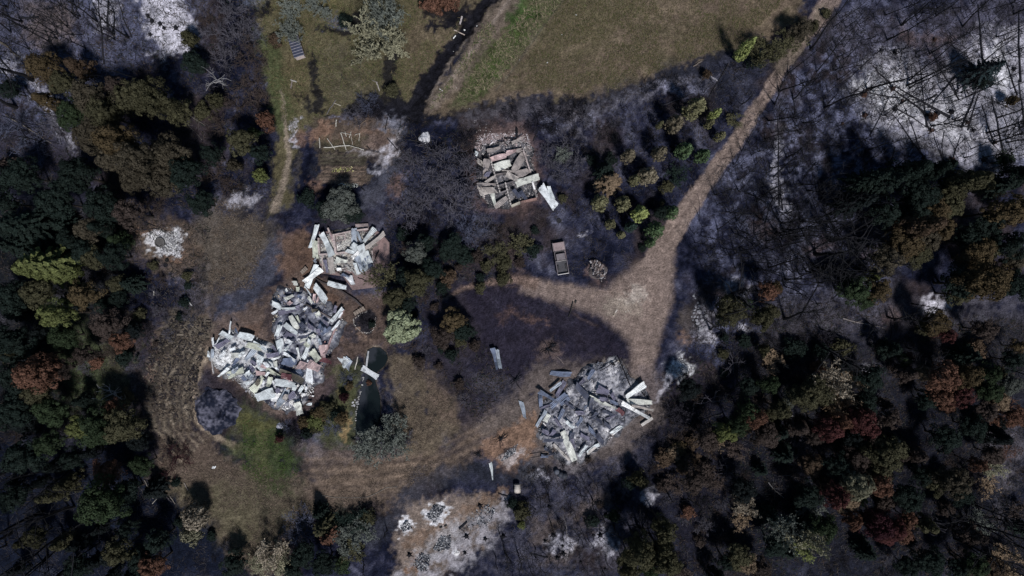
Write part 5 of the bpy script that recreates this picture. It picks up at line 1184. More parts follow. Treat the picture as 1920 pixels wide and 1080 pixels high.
def along(pts, n, j=.6):
    out = []; L = [math.dist(pts[i], pts[i + 1]) for i in range(len(pts) - 1)]; T = sum(L)
    for k in range(n):
        t = T * (k + .5) / n; i = 0
        while t > L[i] and i < len(L) - 1: t -= L[i]; i += 1
        a, b = pts[i], pts[i + 1]; f = t / L[i]; out.append((a[0] + (b[0] - a[0]) * f + random.gauss(0, j), a[1] + (b[1] - a[1]) * f + random.gauss(0, j), 1.6 * (.7 + .6 * random.random())))
    return out
r = empty('stone_edging', (0, 0, 0)); thing(r, '', 'stone edging', None, 676, 745, 'pale stone edging along the left side of the long pond')
stones(r, along([(682, 707), (678, 725), (673, 745), (669, 765), (667, 790)], 26), 1.0, (.36, .36, .36))
r = empty('pond_kerb', (0, 0, 0)); thing(r, '', 'kerb', None, 688, 672, 'pale kerb on the left edge of the round pond')
wall(r, [(691, 658), (687, 688)], 3.2, .12, (.40, .41, .43), gz(*W(689, 672)) * 0 + .0)
r = empty('bed_edging', (0, 0, 0)); thing(r, '', 'stone edging', None, 680, 603, 'ring of small pale stones round the burnt flower bed')
stones(r, along([(690, 583), (676, 588), (664, 598), (663, 607), (669, 616), (680, 624), (694, 624), (704, 612), (704, 594)], 34, .5), .62, (.42, .40, .38))
r = empty('rock_group', (0, 0, 0)); thing(r, '', 'stones', None, 664, 757, 'handful of pale stones beside the long pond edging')
stones(r, [(661, 755, 2.2), (664, 760, 2.6), (668, 755, 2), (665, 750, 1.6), (660, 761, 1.5), (671, 758, 1.8)], 1.0, (.42, .42, .44))
r = empty('stone_pile', (0, 0, 0)); thing(r, '', 'stone pile', None, 1312, 595, 'heap of large grey stones at the edge of the ash, right of the road')
stones(r, [(1309, 568, 2.4), (1305, 575, 2.5), (1312, 573, 2.6), (1303, 581, 2.6), (1311, 584, 4.8), (1301, 587, 2.4), (1302, 594, 2.7), (1308, 594, 2.2), (1315, 593, 2.6), (1306, 601, 3), (1317, 600, 3.2), (1322, 582, 2.4), (1324, 592, 3.8), (1320, 604, 2.4),
            (1308, 606, 4.2), (1315, 617, 5.5), (1323, 614, 3.6), (1301, 555, 2.4), (1304, 559, 2), (1302, 552, 1.8), (1319, 572, 2), (1299, 600, 2), (1312, 611, 3), (1325, 604, 2.2), (1297, 594, 1.8), (1310, 578, 1.8)], 1.0, (.25, .25, .28), .7)
# garden steps
for lab, pts, n in (('short flight of stone garden steps climbing beside the round flower bed', ((664, 589), (685, 577)), 5), ('short flight of stone steps left of the crossed roofing sheets', ((565, 512), (577, 502)), 4)):
    r = empty('garden_steps', (0, 0, 0)); (x1, y1), (x2, y2) = pts; thing(r, '', 'steps', None, (x1 + x2) / 2, (y1 + y2) / 2, lab)
    a = Vector(W(x1, y1)); b = Vector(W(x2, y2)); ang = math.atan2((b - a).y, (b - a).x)
    for k in range(n):
        c = a.lerp(b, (k + .5) / n); mb = MB(); mb.box((0, 0, 0), ((b - a).length / n * .82, .62, .16)); obj('step', mb.mesh('step', [M_STONE]), r, (c.x, c.y, .12 + .11 * k), (0, 0, ang), color=(.24, .20, .17))
r = empty('retaining_wall', (0, 0, 0)); thing(r, '', 'retaining wall', None, 640, 548, 'low dark curved retaining wall between the two larger ruins')
wall(r, [(590, 521), (606, 530), (628, 537), (648, 550), (668, 563), (680, 575)], 3.0, .45, (.06, .05, .05), 0)
# cream drum
r = empty('water_drum', (*W(970, 916, .6), 0), math.radians(2)); thing(r, '', 'drum', None, 970, 916, 'cream metal drum lying on its side beside a burnt patch')
mb = MB(); mb.tube([(0, -.62, .5), (0, .62, .5)], [.5, .5], 20); obj('drum_body', mb.mesh('drum_body', [M_PAINT], True), r, color=(.52, .48, .44))
for yy in (-.62, 0, .60):
    mb = MB(); mb.tube([(0, yy - .02, .5), (0, yy + .03, .5)], [.525, .525], 20); obj('rim', mb.mesh('rim', [M_PAINT], True), r, color=(.42, .38, .36))
# well and holes in the ash circle
def ring(px, py, rad, h, lab, col, name='well_ring', cat='well'):
    x, y = W(px, py); r = empty(name, (x, y, gz(x, y))); thing(r, '', cat, None, px, py, lab)
    mb = MB(); n = 20
    for k in range(n):
        a = 6.283 * k / n; mb.box((rad * math.cos(a), rad * math.sin(a), h / 2), (rad * 6.6 / n, rad * .25, h), a + math.pi / 2)
    obj('rim', mb.mesh('rim', [M_STONE]), r, color=col)
    mb = MB(); mb.tube([(0, 0, -.1), (0, 0, h * .55)], [rad * .9, rad * .9], 14); obj('lid', mb.mesh('lid', [M_STONE]), r, color=tuple(c * .8 for c in col))
ring(301, 455, .68, .5, 'round dark well head on the white ash circle', (.12, .115, .115))
ring(313, 488, .26, .2, 'small round black hole ring below the white ash circle, the upper one', (.02, .02, .02), 'pipe_ring', 'pipe ring')
ring(310, 497, .30, .2, 'small round black hole ring below the white ash circle, the lower one', (.02, .02, .025), 'pipe_ring', 'pipe ring')
ring(1048, 414, .33, .16, 'charred wheel ring lying on bare ground above the burnt pickup', (.03, .03, .035), 'charred_ring', 'ring')
# charred barrels by the lower ruin
for i, (px, py, q, c) in enumerate([(1043, 883, .42, (.10, .11, .14)), (1050, 888, .46, (.03, .035, .05)), (1058, 891, .5, (.04, .045, .06))]):
    x, y = W(px, py); mb = MB(); mb.tube([(0, 0, 0), (0, 0, .5), (0, 0, .75)], [q, q * 1.05, q * .8], 12); o = obj('burnt_barrel', mb.mesh('burnt_barrel', [M_PAINT], True), None, (x, y, gz(x, y)), (.1, .1, 0), color=c)
    thing(o, '', 'barrel', 'charred barrels below the lower ruin', px, py, ['leftmost', 'middle', 'rightmost'][i] + ' of three charred barrels below the blue-grey ruin')
# charred sagging mat (collapsed round pool liner)
def mat_round():
    n = 72; rings = 26; V = []; F = []; A = []; rng = np.random.default_rng(3)
    cx, cy = W(405, 770, .4)
    edge = [3.55 + .28 * math.sin(3 * a + 1) + .22 * math.sin(7 * a) + .12 * math.sin(17 * a) for a in np.linspace(0, 6.283, n, endpoint=False)]
    for i in range(rings + 1):
        t = i / rings
        for j in range(n):
            a = 6.283 * j / n; r_ = edge[j] * t
            x = r_ * math.cos(a); y = r_ * math.sin(a)
            V.append((x, y, 0)); 
    V = np.array(V); X, Y = V[:, 0], V[:, 1]; R_ = np.hypot(X, Y) / 3.5; th = np.arctan2(Y, X)
    V[:, 2] = .85 * np.clip(1.04 - R_ ** 3, 0, 1) ** .7 - .7 * np.exp(-((X - .2) ** 2 + (Y + .1) ** 2) / 1.2) - .2 * np.exp(-((X + 2) ** 2 + (Y + 2.0) ** 2) / .7) + .13 * np.sin(th * 9 + R_ * 2) * R_ * (1 - R_ * .6) + (fbm(X + 50, Y + 50, .8, 5) - .5) * .55 + (vnoise(X + 9, Y + 9, .25, 8) - .5) * .12 + .1
    nn = fbm(X + 20, Y + 20, 1.4, 77) * .6 + vnoise(X, Y, .3, 78) * .4; k = np.clip((nn - .40) * 3.6, 0, 1)[:, None] * np.clip(.25 + R_ * 1.6, 0, 1)[:, None]
    A = np.ones((len(V), 4)); A[:, :3] = np.array([.010, .013, .027]) * (1 - k) + np.array([.135, .135, .18]) * k
    for i in range(rings):
        for j in range(n):
            F.append((i * n + j, i * n + (j + 1) % n, (i + 1) * n + (j + 1) % n, (i + 1) * n + j))
    o = obj('charred_liner', mk_mesh('charred_liner', V, np.array(F)[:, ::-1], [M_RUB], A, False), None, (cx, cy, gz(cx, cy) - .05))
    thing(o, '', 'burnt pool liner', None, 405, 770, 'charred round sagging heap, bluish black, at the top left of the green lawn')
mat_round()
# white lime heap
def heap(name, px, py, r_, col, lab, cat, h=.5, rot=0):
    n = 22; V = [(0, 0, h)]; rng = random.Random(int(px)); F = []
    for i in range(1, 6):
        for j in range(n):
            a = 6.283 * j / n; q = r_ * i / 5 * (1 + (.14 * math.sin(3 * a + px) + rng.gauss(0, .05)) * (i / 5))
            V.append((q * math.cos(a), q * math.sin(a), h * (1 - (i / 5) ** 1.5) + rng.gauss(0, .04) - (.1 if i == 5 else 0)))
    for j in range(n): F.append((0, 1 + j, 1 + (j + 1) % n, 1 + (j + 1) % n))
    F = []
    for i in range(4):
        for j in range(n):
            a = 1 + i * n + j; b = 1 + i * n + (j + 1) % n; F.append((a, a + n, b + n, b))
    for j in range(0, n, 2): F.append((0, 1 + j, 1 + (j + 1) % n, 1 + (j + 2) % n))
    x, y = W(px, py); A = np.ones((len(V), 4)); A[:, :3] = np.array(col) * np.array([[.85 + .3 * rng.random()] for _ in V])
    o = obj(name, mk_mesh(name, V, F, [M_RUB], A, False), None, (x, y, gz(x, y))); thing(o, '', cat, None, px, py, lab)
heap('ash_heap', 796, 258, 1.0, (.66, .66, .69), 'small bright white ash heap right of the wrecked greenhouse', 'ash heap')
heap('ash_heap', 524, 799, .55, (.42, .43, .50), 'small pale heap under the burnt bushes right of the green lawn', 'ash heap', .35)
heap('soil_heap', 1120, 506, 1.5, (.10, .085, .085), 'grey-brown rubble mound right of the burnt pickup', 'soil heap', .7)
heap('ash_heap', 856, 1036, .55, (.68, .67, .68), 'small white ash heap between the lowest ash plots', 'ash heap', .2)

chips('heap_debris', None, [(1106, 490), (1120, 486), (1136, 515), (1128, 528), (1112, 518)], 500, [(.2, .16, .15), (.06, .05, .06), (.35, .33, .34), (.02, .02, .03)], (.2, .8), .08, 88)
# ------------------------------------------------------------ greenhouse poles, planks, boards
WHT_P = (.50, .48, .43)
def P7(x, y): return (570 + x / 6.355, 210 + y / 6.355)
for i, (x1, y1, x2, y2, wd, c) in enumerate([(235, 425, 540, 395, 11, 1), (540, 395, 715, 450, 7, 1), (715, 450, 900, 485, 6, 0), (435, 245, 503, 450, 9, 1), (275, 315, 365, 445, 8, 1), (180, 310, 190, 430, 9, 1), (385, 90, 375, 170, 10, 1), (735, 95, 640, 165, 6, 2),
     (485, 230, 500, 290, 6, 1), (440, 240, 565, 272, 5, 1), (560, 232, 535, 305, 6, 1), (558, 290, 577, 385, 4, 1), (663, 255, 652, 345, 6, 1), (628, 270, 740, 430, 4, 2), (600, 275, 665, 250, 4, 1), (990, 310, 1120, 460, 9, 0), (998, 70, 965, 210, 8, 0), (1000, 38, 1040, 85, 9, 0), (745, 408, 780, 440, 10, 0), (95, 840, 145, 860, 8, 0), (680, 905, 722, 938, 7, 0)]):
    pn = ['black', 'whitish', 'brown'][c]; ln = math.hypot(x2 - x1, y2 - y1) / 6.355 / PPM
    a = math.degrees(math.atan2(-(y2 - y1), x2 - x1))
    beam(*P7(x1, y1), *P7(x2, y2), wd / 6.355 * 1.1, [(.016, .015, .018), WHT_P, (.2, .15, .11)][c], .18 + .1 * (i % 3), kind='greenhouse_pole', cat='pole', desc=('long ' if ln > 2 else 'short ') + pn + ' ' + orient(a) + ' pole', group='fallen poles of the wrecked greenhouse')
GP = 'loose planks and posts on the grass'
for x1, y1, x2, y2, wd, c, d in [(866, 31, 863, 46, 3.4, (.42, .38, .38), 'wide pale plank'), (851, 57, 871, 64, 1.8, (.46, .38, .34), 'thin pale plank'), (545, 150, 556, 154, 2.4, (.4, .38, .35), 'pale plank'), (548, 152, 546, 166, 2.2, (.2, .17, .16), 'dark plank'), (630, 187, 612, 214, 2.0, (.13, .12, .12), 'dark pole'),
     (625, 193, 639, 198, 1.5, (.38, .35, .28), 'pale stick'), (706, 154, 712, 171, 2.2, (.34, .31, .30), 'grey plank'), (698, 150, 708, 156, 1.5, (.2, .18, .17), 'thin stick'), (671, 669, 665, 693, 1.6, (.62, .58, .52), 'white rail'), (900, 980, 912, 992, 0, (0, 0, 0), ''),
     (861, 992, 876, 978, 3.6, (.02, .02, .025), 'thick charred plank'), (824, 990, 829, 988, 2.2, (.03, .03, .03), 'short charred stub'), (833, 987, 838, 985, 2.2, (.03, .03, .03), 'short charred stub'), (934, 926, 952, 931, 2, (.03, .025, .03), 'charred pole'),
     (345, 905, 352, 920, 1.4, (.25, .22, .2), 'grey stick'), (310, 930, 322, 942, 2.4, (.10, .09, .1), 'dark plank'), (318, 930, 328, 945, 1.4, (.3, .27, .24), 'pale stick'), (285, 945, 308, 918, 1.5, (.32, .3, .28), 'long grey stick'), (271, 900, 288, 935, 2.2, (.14, .13, .12), 'grey log'), (346, 556, 360, 573, 2.2, (.42, .42, .42), 'white post'),
     (287, 546, 288, 554, 1.6, (.5, .48, .45), 'white peg'), (852, 750, 0, 0, 0, (0, 0, 0), ''), (1075, 565, 1066, 595, 1.6, (.03, .03, .03), 'charred stick'), (1080, 563, 1078, 568, 3.5, (.03, .03, .03), 'charred stub'), (1044, 668, 1058, 682, 1.2, (.22, .18, .17), 'brown stick'), (1043, 448, 1045, 452, 0, (0, 0, 0), ''),
     (1240, 198, 1302, 176, 2.4, (.03, .03, .04), 'long charred log'), (1322, 135, 1345, 152, 3, (.24, .235, .27), 'ash-grey log'), (1300, 125, 1316, 114, 1.6, (.2, .17, .15), 'pale stick'), (765, 262, 800, 268, 1.2, (.04, .04, .04), 'thin black pole'), (655, 232, 640, 238, 0, (0, 0, 0), '')]:
    if wd: beam(x1, y1, x2, y2, wd, c, .15, kind='plank', cat='plank', desc=d, group=GP)

# ------------------------------------------------------------ fallen burnt logs, and dark strips standing in for trunk shadows
def log(x1, y1, x2, y2, wpx, col=(.022, .022, .028)):
    A = W(x1, y1); B = W(x2, y2); d = Vector((B[0] - A[0], B[1] - A[1], 0)); mb = MB(); rng = random.Random(int(x1 + y1 * 3)); n = 6; r0 = wpx / PPM / 2
    sd = Vector((-d.y, d.x, 0)).normalized(); off = 0; pts = []
    for i in range(n + 1):
        off += rng.gauss(0, .07); p = d * (i / n) + sd * off; pts.append((p.x, p.y, gz(A[0] + p.x, A[1] + p.y) + r0 * .8 + .04))
    mb.tube(pts, [r0 * (1.15 - .75 * i / n) for i in range(n + 1)], 6)
    for k in range(3):
        i = 2 + k; b = Vector(pts[i]); e = (d.normalized() + sd * rng.choice([-1, 1]) * (.5 + rng.random()) + Vector((0, 0, .3))).normalized() * (.5 + rng.random())
        mb.tube([tuple(b), tuple(b + e * .6), tuple(b + e)], [r0 * .35, r0 * .25, .01], 3, cap=False)
    o = obj('fallen_log_or_shadow', mb.mesh('fallen_log_or_shadow', [M_BARK]), None, (A[0], A[1], 0), color=col)
    L = d.length; a = math.degrees(math.atan2(d.y, d.x)); cn = 'ash-grey' if col[0] > .1 else 'black'
    thing(o, ('long ' if L > 5 else 'short ') + ('thick ' if wpx > 3.2 else '') + cn + ' ' + orient(a) + ' log/shadow strip', 'log', 'fallen burnt logs', (x1 + x2) / 2, (y1 + y2) / 2)
for a in [(1779, 221, 1680, 165, 5), (1745, 220, 1668, 160, 4), (1670, 158, 1632, 118, 3), (1683, 184, 1600, 168, 2.5), (1675, 202, 1742, 245, 2.5), (1742, 246, 1725, 210, 2.2), (1735, 240, 1722, 120, 2), (1795, 190, 1742, 95, 2.2), (1800, 240, 1828, 165, 3), (1812, 245, 1838, 170, 2), (1775, 320, 1750, 250, 2), (1770, 318, 1753, 262, 1.6),  # several of the dark strips are soft trunk shadows built as geometry
     (1781, 315, 1803, 252, 1.6), (1860, 265, 1838, 195, 2), (1878, 285, 1855, 180, 2.6), (1843, 125, 1832, 10, 3), (1912, 155, 1908, 20, 3), (1918, 235, 1908, 150, 2.6), (1905, 180, 1872, 90, 2.2), (1730, 295, 1668, 212, 2.6), (1725, 280, 1694, 195, 1.8), (1630, 255, 1665, 180, 1.8), (1822, 240, 1750, 228, 2), (1900, 210, 1790, 160, 1.8),
     (1460, 385, 1456, 215, 2.2), (1434, 420, 1452, 370, 1.8), (1466, 395, 1462, 340, 2), (1545, 510, 1480, 470, 3.6), (1510, 480, 1568, 445, 3), (1495, 600, 1537, 530, 2.6), (1580, 597, 1660, 612, 2.2, (.2, .18, .18)), (1670, 635, 1672, 595, 2), (1875, 690, 1920, 665, 2.6), (1500, 455, 1430, 475, 2), (1480, 340, 1420, 372, 2), (1600, 520, 1560, 560, 2.4),
     (195, 120, 183, 0, 3), (203, 50, 203, 0, 4), (211, 60, 212, 10, 2.6), (248, 70, 225, 0, 2.4), (140, 30, 130, 0, 3), (37, 33, 72, 29, 4.5), (108, 100, 84, 60, 2.2), (165, 20, 190, 10, 2), (0, 78, 38, 108, 4, (.13, .11, .09)), (0, 108, 45, 160, 3), (45, 160, 80, 200, 2.6), (10, 215, 95, 272, 2, (.20, .18, .16)), (285, 395, 276, 372, 3, (.12, .1, .09)), (240, 408, 300, 430, 2),
     (235, 430, 300, 425, 2), (1365, 120, 1325, 190, 2), (1410, 180, 1380, 200, 2), (1000, 265, 1010, 240, 1.8), (1100, 850, 1130, 830, 1.4), (640, 140, 645, 150, 1.5), (350, 215, 385, 235, 1.8, (.16, .15, .14)), (330, 205, 380, 262, 1.6, (.15, .14, .13)), (1385, 900, 1420, 915, 2, (.2, .2, .21)), (1440, 905, 1468, 935, 1.8, (.22, .21, .21)), (985, 860, 1000, 850, 0)]:
    if a[4]: log(*a)
for x, y in scatter_px([(1480, 140), (1600, 60), (1920, 40), (1920, 330), (1720, 330), (1560, 430), (1400, 420)], 26, 22, []):
    a = random.random() * 6.28; L = random.uniform(25, 75); log(x, y, x + L * math.cos(a), y + L * math.sin(a), random.choice([1.2, 1.5, 1.8, 2.4]))
for poly, n in (([(990, 880), (1250, 850), (1280, 950), (1160, 1075), (970, 1075)], 10), ([(1300, 650), (1480, 640), (1500, 900), (1300, 900)], 12), ([(20, 20), (250, 20), (120, 300)], 6)):
    for x, y in scatter_px(poly, n, 26, []):
        a = random.random() * 6.28; L = random.uniform(15, 45); log(x, y, x + L * math.cos(a), y + L * math.sin(a), random.choice([1.2, 1.6, 2.2]), (.16, .15, .16) if random.random() < .2 else (.022, .022, .028))

# ------------------------------------------------------------ small burnt stumps
SM = []
for i in range(3):
    mb = MB(); rng = random.Random(i); mb.tube([(0, 0, -.1), (0, 0, .18), (.03, 0, .38)], [.30, .22, .19], 8)
    for k in range(5):
        a = k * 1.26 + rng.random() * .5; mb.tube([(0, 0, .08), (.35 * math.cos(a), .35 * math.sin(a), .02), (.62 * math.cos(a), .62 * math.sin(a), -.06)], [.10, .06, .02], 4)
    SM.append(mb.mesh('tree_stump', [M_BARK]))
k = 0
def stump(x, y, s, col):
    global k
    k += 1; X, Y = W(x, y); o = obj('tree_stump', SM[k % 3], None, (X, Y, gz(X, Y)), (0, 0, random.random() * 6), (s, s, s), col)
    thing(o, ('larger ' if s > 1.1 else 'small ') + ('reddish' if col[0] > .03 else 'black') + ' burnt stump', 'stump', 'burnt stumps in the ash', x, y)
for x, y in [(1055, 1023), (1056, 1037), (1045, 1045), (1089, 1053), (1113, 1003), (1126, 1003), (1136, 965), (1037, 1003), (1022, 1014), (1135, 1066), (1030, 950), (910, 1010), (944, 1005), (872, 1036), (301, 45), (308, 53), (330, 53), (286, 40), (282, 65), (278, 30), (900, 948), (768, 1040), (875, 1005), (1117, 942), (1162, 958)]:
    stump(x, y, random.uniform(.7, 1.3), (.014, .014, .018))
for x, y in [(1673, 166), (1691, 190), (1745, 245), (1755, 215), (1782, 211), (1677, 206), (1621, 216), (1626, 168), (1752, 75), (1823, 245), (1812, 230), (1730, 296), (1775, 318), (1863, 268), (1580, 232), (1653, 95), (1678, 97), (1790, 175), (1900, 130), (1860, 150), (1842, 300), (1783, 300)]:
    stump(x, y, random.uniform(.8, 1.5), random.choice([(.014, .014, .018), (.05, .03, .026)]))
for x, y in [(940, 822), (897, 852), (1028, 655), (967, 712), (1036, 648)]:      # starfish-like charred crowns
    X, Y = W(x, y); mb = MB(); rng = random.Random(int(x))
    for q in range(13):
        a = rng.random() * 6.28; L = rng.uniform(.6, 1.9 if x in (967, 1028, 940) else .9); mb.tube([(0, 0, .3), (L * .5 * math.cos(a), L * .5 * math.sin(a), .45), (L * math.cos(a + .2), L * math.sin(a + .2), .2)], [.07, .05, .02], 3, cap=False)
    mb.tube([(0, 0, -.1), (0, 0, .4)], [.22, .16], 6); o = obj('burnt_shrub', mb.mesh('burnt_shrub', [M_BARK]), None, (X, Y, gz(X, Y)), color=(.012, .013, .018)); thing(o, 'black star-shaped burnt shrub', 'burnt shrub', 'burnt shrubs with splayed limbs', x, y)

# hose on the lower lawn edge
pts = [(600, 928), (625, 933), (660, 934), (690, 932), (705, 925), (725, 914), (745, 912)]; mb = MB(); mb.tube([(*W(*p), gz(*W(*p)) + .08) for p in pts], [.035] * 7, 5)
o = obj('garden_hose', mb.mesh('garden_hose', [M_WOOD]), color=(.22, .20, .18)); thing(o, '', 'hose', None, 680, 930, 'thin pale hose curving over the dark edge of the lower lawn')

# ------------------------------------------------------------ ground cover nobody could count
def zat(x, y):
    i = np.clip(np.searchsorted(XS, x) - 1, 0, len(XS) - 2); j = np.clip(np.searchsorted(YS, y) - 1, 0, len(YS) - 2); return Z[j, i]
def cover(name, polys, n, L, wd, up, cols, seed, label=None, lum=0):
    """thin blades or twigs, one quad each, strewn over pixel polygons"""
    rng = np.random.default_rng(seed); ar = []
    for poly in polys:
        p = np.array(poly); ar.append(.5 * abs(np.dot(p[:, 0], np.roll(p[:, 1], 1)) - np.dot(p[:, 1], np.roll(p[:, 0], 1))))
    pts = []
    for poly, a in zip(polys, ar):
        m_ = int(n * a / sum(ar)); p = np.array(poly, float); x = rng.uniform(p[:, 0].min(), p[:, 0].max(), m_ * 3); y = rng.uniform(p[:, 1].min(), p[:, 1].max(), m_ * 3); ins = np.zeros(len(x), bool)
        for i in range(len(p)):
            u, v = p[i], p[(i + 1) % len(p)]
            if u[1] == v[1]: continue
            c = (u[1] > y) != (v[1] > y); ins ^= c & (x < (v[0] - u[0]) * (y - u[1]) / (v[1] - u[1]) + u[0])
        q = np.stack([x, y], 1)[ins][:m_]; pts.append(q)
    q = np.concatenate(pts); X = (q[:, 0] - 960) / PPM; Y = (540 - q[:, 1]) / PPM
    dens = vnoise(X, Y, 2.2, seed) * .6 + vnoise(X, Y, .8, seed + 3) * .4; k = rng.random(len(X)) < np.clip((dens - .3) * 3, .05, 1)
    if lum: k &= LUM[np.clip(np.searchsorted(YS, Y), 0, len(YS) - 1), np.clip(np.searchsorted(XS, X), 0, len(XS) - 1)] > lum
    X = X[k]; Y = Y[k]; m_ = len(X)
    z = zat(X, Y) + .02; a = rng.uniform(0, 6.283, m_); l = L * rng.uniform(.4, 1.5, m_); d = np.stack([np.cos(a), np.sin(a), np.abs(rng.normal(up, up * .5, m_))], 1) * l[:, None]; s = np.stack([-np.sin(a), np.cos(a), np.zeros(m_)], 1) * (wd * rng.uniform(.6, 1.4, m_))[:, None]
    B = np.stack([X, Y, z], 1); V = np.stack([B - s / 2, B + s / 2, B + d + s * .15, B + d - s * .15], 1).reshape(-1, 3)
    cs = np.array(cols)[rng.integers(0, len(cols), m_)] * rng.uniform(.7, 1.3, (m_, 1)); A = np.ones((m_ * 4, 4)); A[:, :3] = np.repeat(cs, 4, 0)
    o = obj(name, mk_mesh(name, V, np.arange(m_ * 4).reshape(-1, 4), [M_STUFF], A)); o['kind'] = 'stuff'
    if label: o['label'] = label
    return o
FIELD = [(945, 0), (1470, 0), (1400, 75), (1240, 130), (1130, 178), (1010, 170), (890, 200), (815, 205)]
cover('meadow_grass', [[(1062, 0), (1470, 0), (1400, 75), (1240, 130), (1130, 178), (1010, 170), (960, 150)]], 34000, .34, .05, .5, [(.11, .10, .05), (.15, .115, .075), (.07, .08, .03), (.17, .14, .10)], 1, lum=.045)
cover('dry_tall_grass', [[(1000, 0), (1055, 0), (1010, 60), (930, 160), (850, 200), (870, 160)], [(900, 60), (920, 30), (930, 60), (860, 150), (800, 215)]], 11000, .45, .07, .5, [(.26, .22, .15), (.18, .155, .10), (.09, .11, .045), (.06, .09, .03), (.12, .10, .07)], 2, lum=.045)
cover('lawn_grass', [[(455, 785), (525, 805), (560, 880), (550, 915), (490, 920), (455, 880)]], 2500, .22, .05, .6, [(.05, .10, .02), (.07, .11, .03), (.04, .07, .02)], 3)
cover('garden_grass', [[(480, 0), (930, 0), (865, 80), (780, 180), (600, 220), (545, 260), (495, 120)]], 22000, .34, .05, .5, [(.11, .11, .05), (.15, .12, .07), (.07, .085, .035)], 4, lum=.045)
cover('dry_grass', [[(300, 650), (390, 620), (370, 780), (430, 850), (560, 900), (850, 860), (740, 930), (600, 960), (520, 1080), (440, 1050), (300, 900)], [(720, 640), (790, 660), (860, 790), (780, 850), (735, 760)], [(400, 370), (500, 400), (480, 540), (390, 550)]], 34000, .30, .05, .45, [(.15, .115, .09), (.10, .078, .060), (.185, .145, .112), (.055, .042, .038)], 5, lum=.045)
DARK = [[(1290, 640), (1440, 560), (1920, 600), (1920, 1080), (1180, 1080), (1290, 940), (1230, 780)], [(980, 880), (1230, 850), (1290, 940), (1180, 1080), (940, 1080)], [(1050, 220), (1250, 140), (1450, 100), (1260, 400), (1180, 500), (1060, 520), (1000, 430)],
        [(750, 220), (890, 240), (900, 400), (1000, 440), (960, 520), (830, 560), (960, 700), (900, 800), (790, 660), (740, 560), (720, 400)], [(0, 0), (480, 0), (520, 380), (400, 360), (380, 640), (260, 820), (0, 820)], [(0, 820), (280, 850), (440, 1080), (0, 1080)]]
chips('burnt_tussocks', None, [(285, 650), (330, 590), (400, 600), (372, 700), (362, 790), (330, 840), (280, 800), (268, 720)], 3000, [(.03, .026, .03), (.06, .05, .042), (.13, .11, .09), (.02, .018, .022)], (0, .12), .11, 61)
cover('charred_undergrowth', DARK, 80000, .55, .045, .4, [(.012, .012, .016), (.03, .028, .032), (.07, .065, .07), (.05, .04, .032)], 6)
cover('scorched_scrub', [DARK[0], DARK[3], DARK[4]], 36000, .42, .09, .5, [(.045, .034, .028), (.022, .024, .018), (.065, .048, .038), (.035, .032, .036), (.016, .024, .018)], 7)
cover('charred_twigs', [[(1290, 640), (1340, 300), (1560, 20), (1920, 0), (1920, 330), (1700, 340), (1640, 560), (1380, 700)]], 20000, .9, .05, .35, [(.014, .014, .018), (.05, .048, .055), (.03, .028, .03)], 8)
for (pp, n_) in (([(862, 995), (885, 960), (915, 945), (930, 956), (915, 985), (890, 1000)], 500), ([(812, 1030), (825, 1008), (845, 1003), (845, 1028), (822, 1034)], 260), ([(775, 1060), (790, 1036), (808, 1042), (800, 1070), (785, 1070)], 200), ([(800, 968), (815, 945), (836, 950), (815, 980)], 240), ([(940, 865), (950, 845), (972, 832), (965, 850)], 200), ([(750, 985), (765, 975), (772, 990), (755, 1000)], 60)):
    chips('charcoal_debris', None, pp, int(n_ * 3), [(.02, .023, .035), (.05, .055, .07), (.12, .13, .15), (.45, .45, .47)], (0, .10), .055, int(pp[0][0]))
chips('white_pebbles', None, [(1150, 550), (1175, 535), (1210, 545), (1205, 570), (1170, 590), (1150, 600)], 260, [(.55, .50, .45), (.42, .36, .3)], (0, .05), .06, 91)
chips('white_pebbles', None, [(880, 225), (980, 205), (1020, 240), (980, 255), (900, 262)], 160, [(.55, .53, .53)], (0, .1), .05, 92)
chips('white_pebbles', None, [(860, 50), (1100, 20), (1000, 180), (860, 210), (800, 200)], 26, [(.7, .7, .7)], (0, .2), .08, 93)
chips('ash_flakes', None, [(285, 440), (335, 435), (340, 460), (310, 478)], 900, [(.65, .65, .65), (.4, .4, .42), (.15, .15, .17)], (0, .1), .045, 94)
chips('crop_plants', None, [(620, 316), (662, 312), (664, 322), (622, 323)], 70, [(.32, .32, .12), (.42, .38, .22)], (0, .2), .07, 95)
chips('crop_plants', None, [(636, 344), (672, 344), (672, 352), (636, 352)], 60, [(.3, .32, .3), (.5, .5, .48)], (0, .2), .06, 96)
chips('ash_flakes', None, [(1610, 100), (1900, 60), (1900, 310), (1750, 290), (1610, 190)], 5000, [(.10, .09, .11), (.05, .045, .05), (.2, .19, .2)], (0, .08), .045, 97)
chips('ash_flakes', None, [(1252, 690), (1275, 668), (1300, 690), (1280, 712)], 500, [(.65, .65, .65), (.2, .2, .22)], (0, .1), .05, 98)

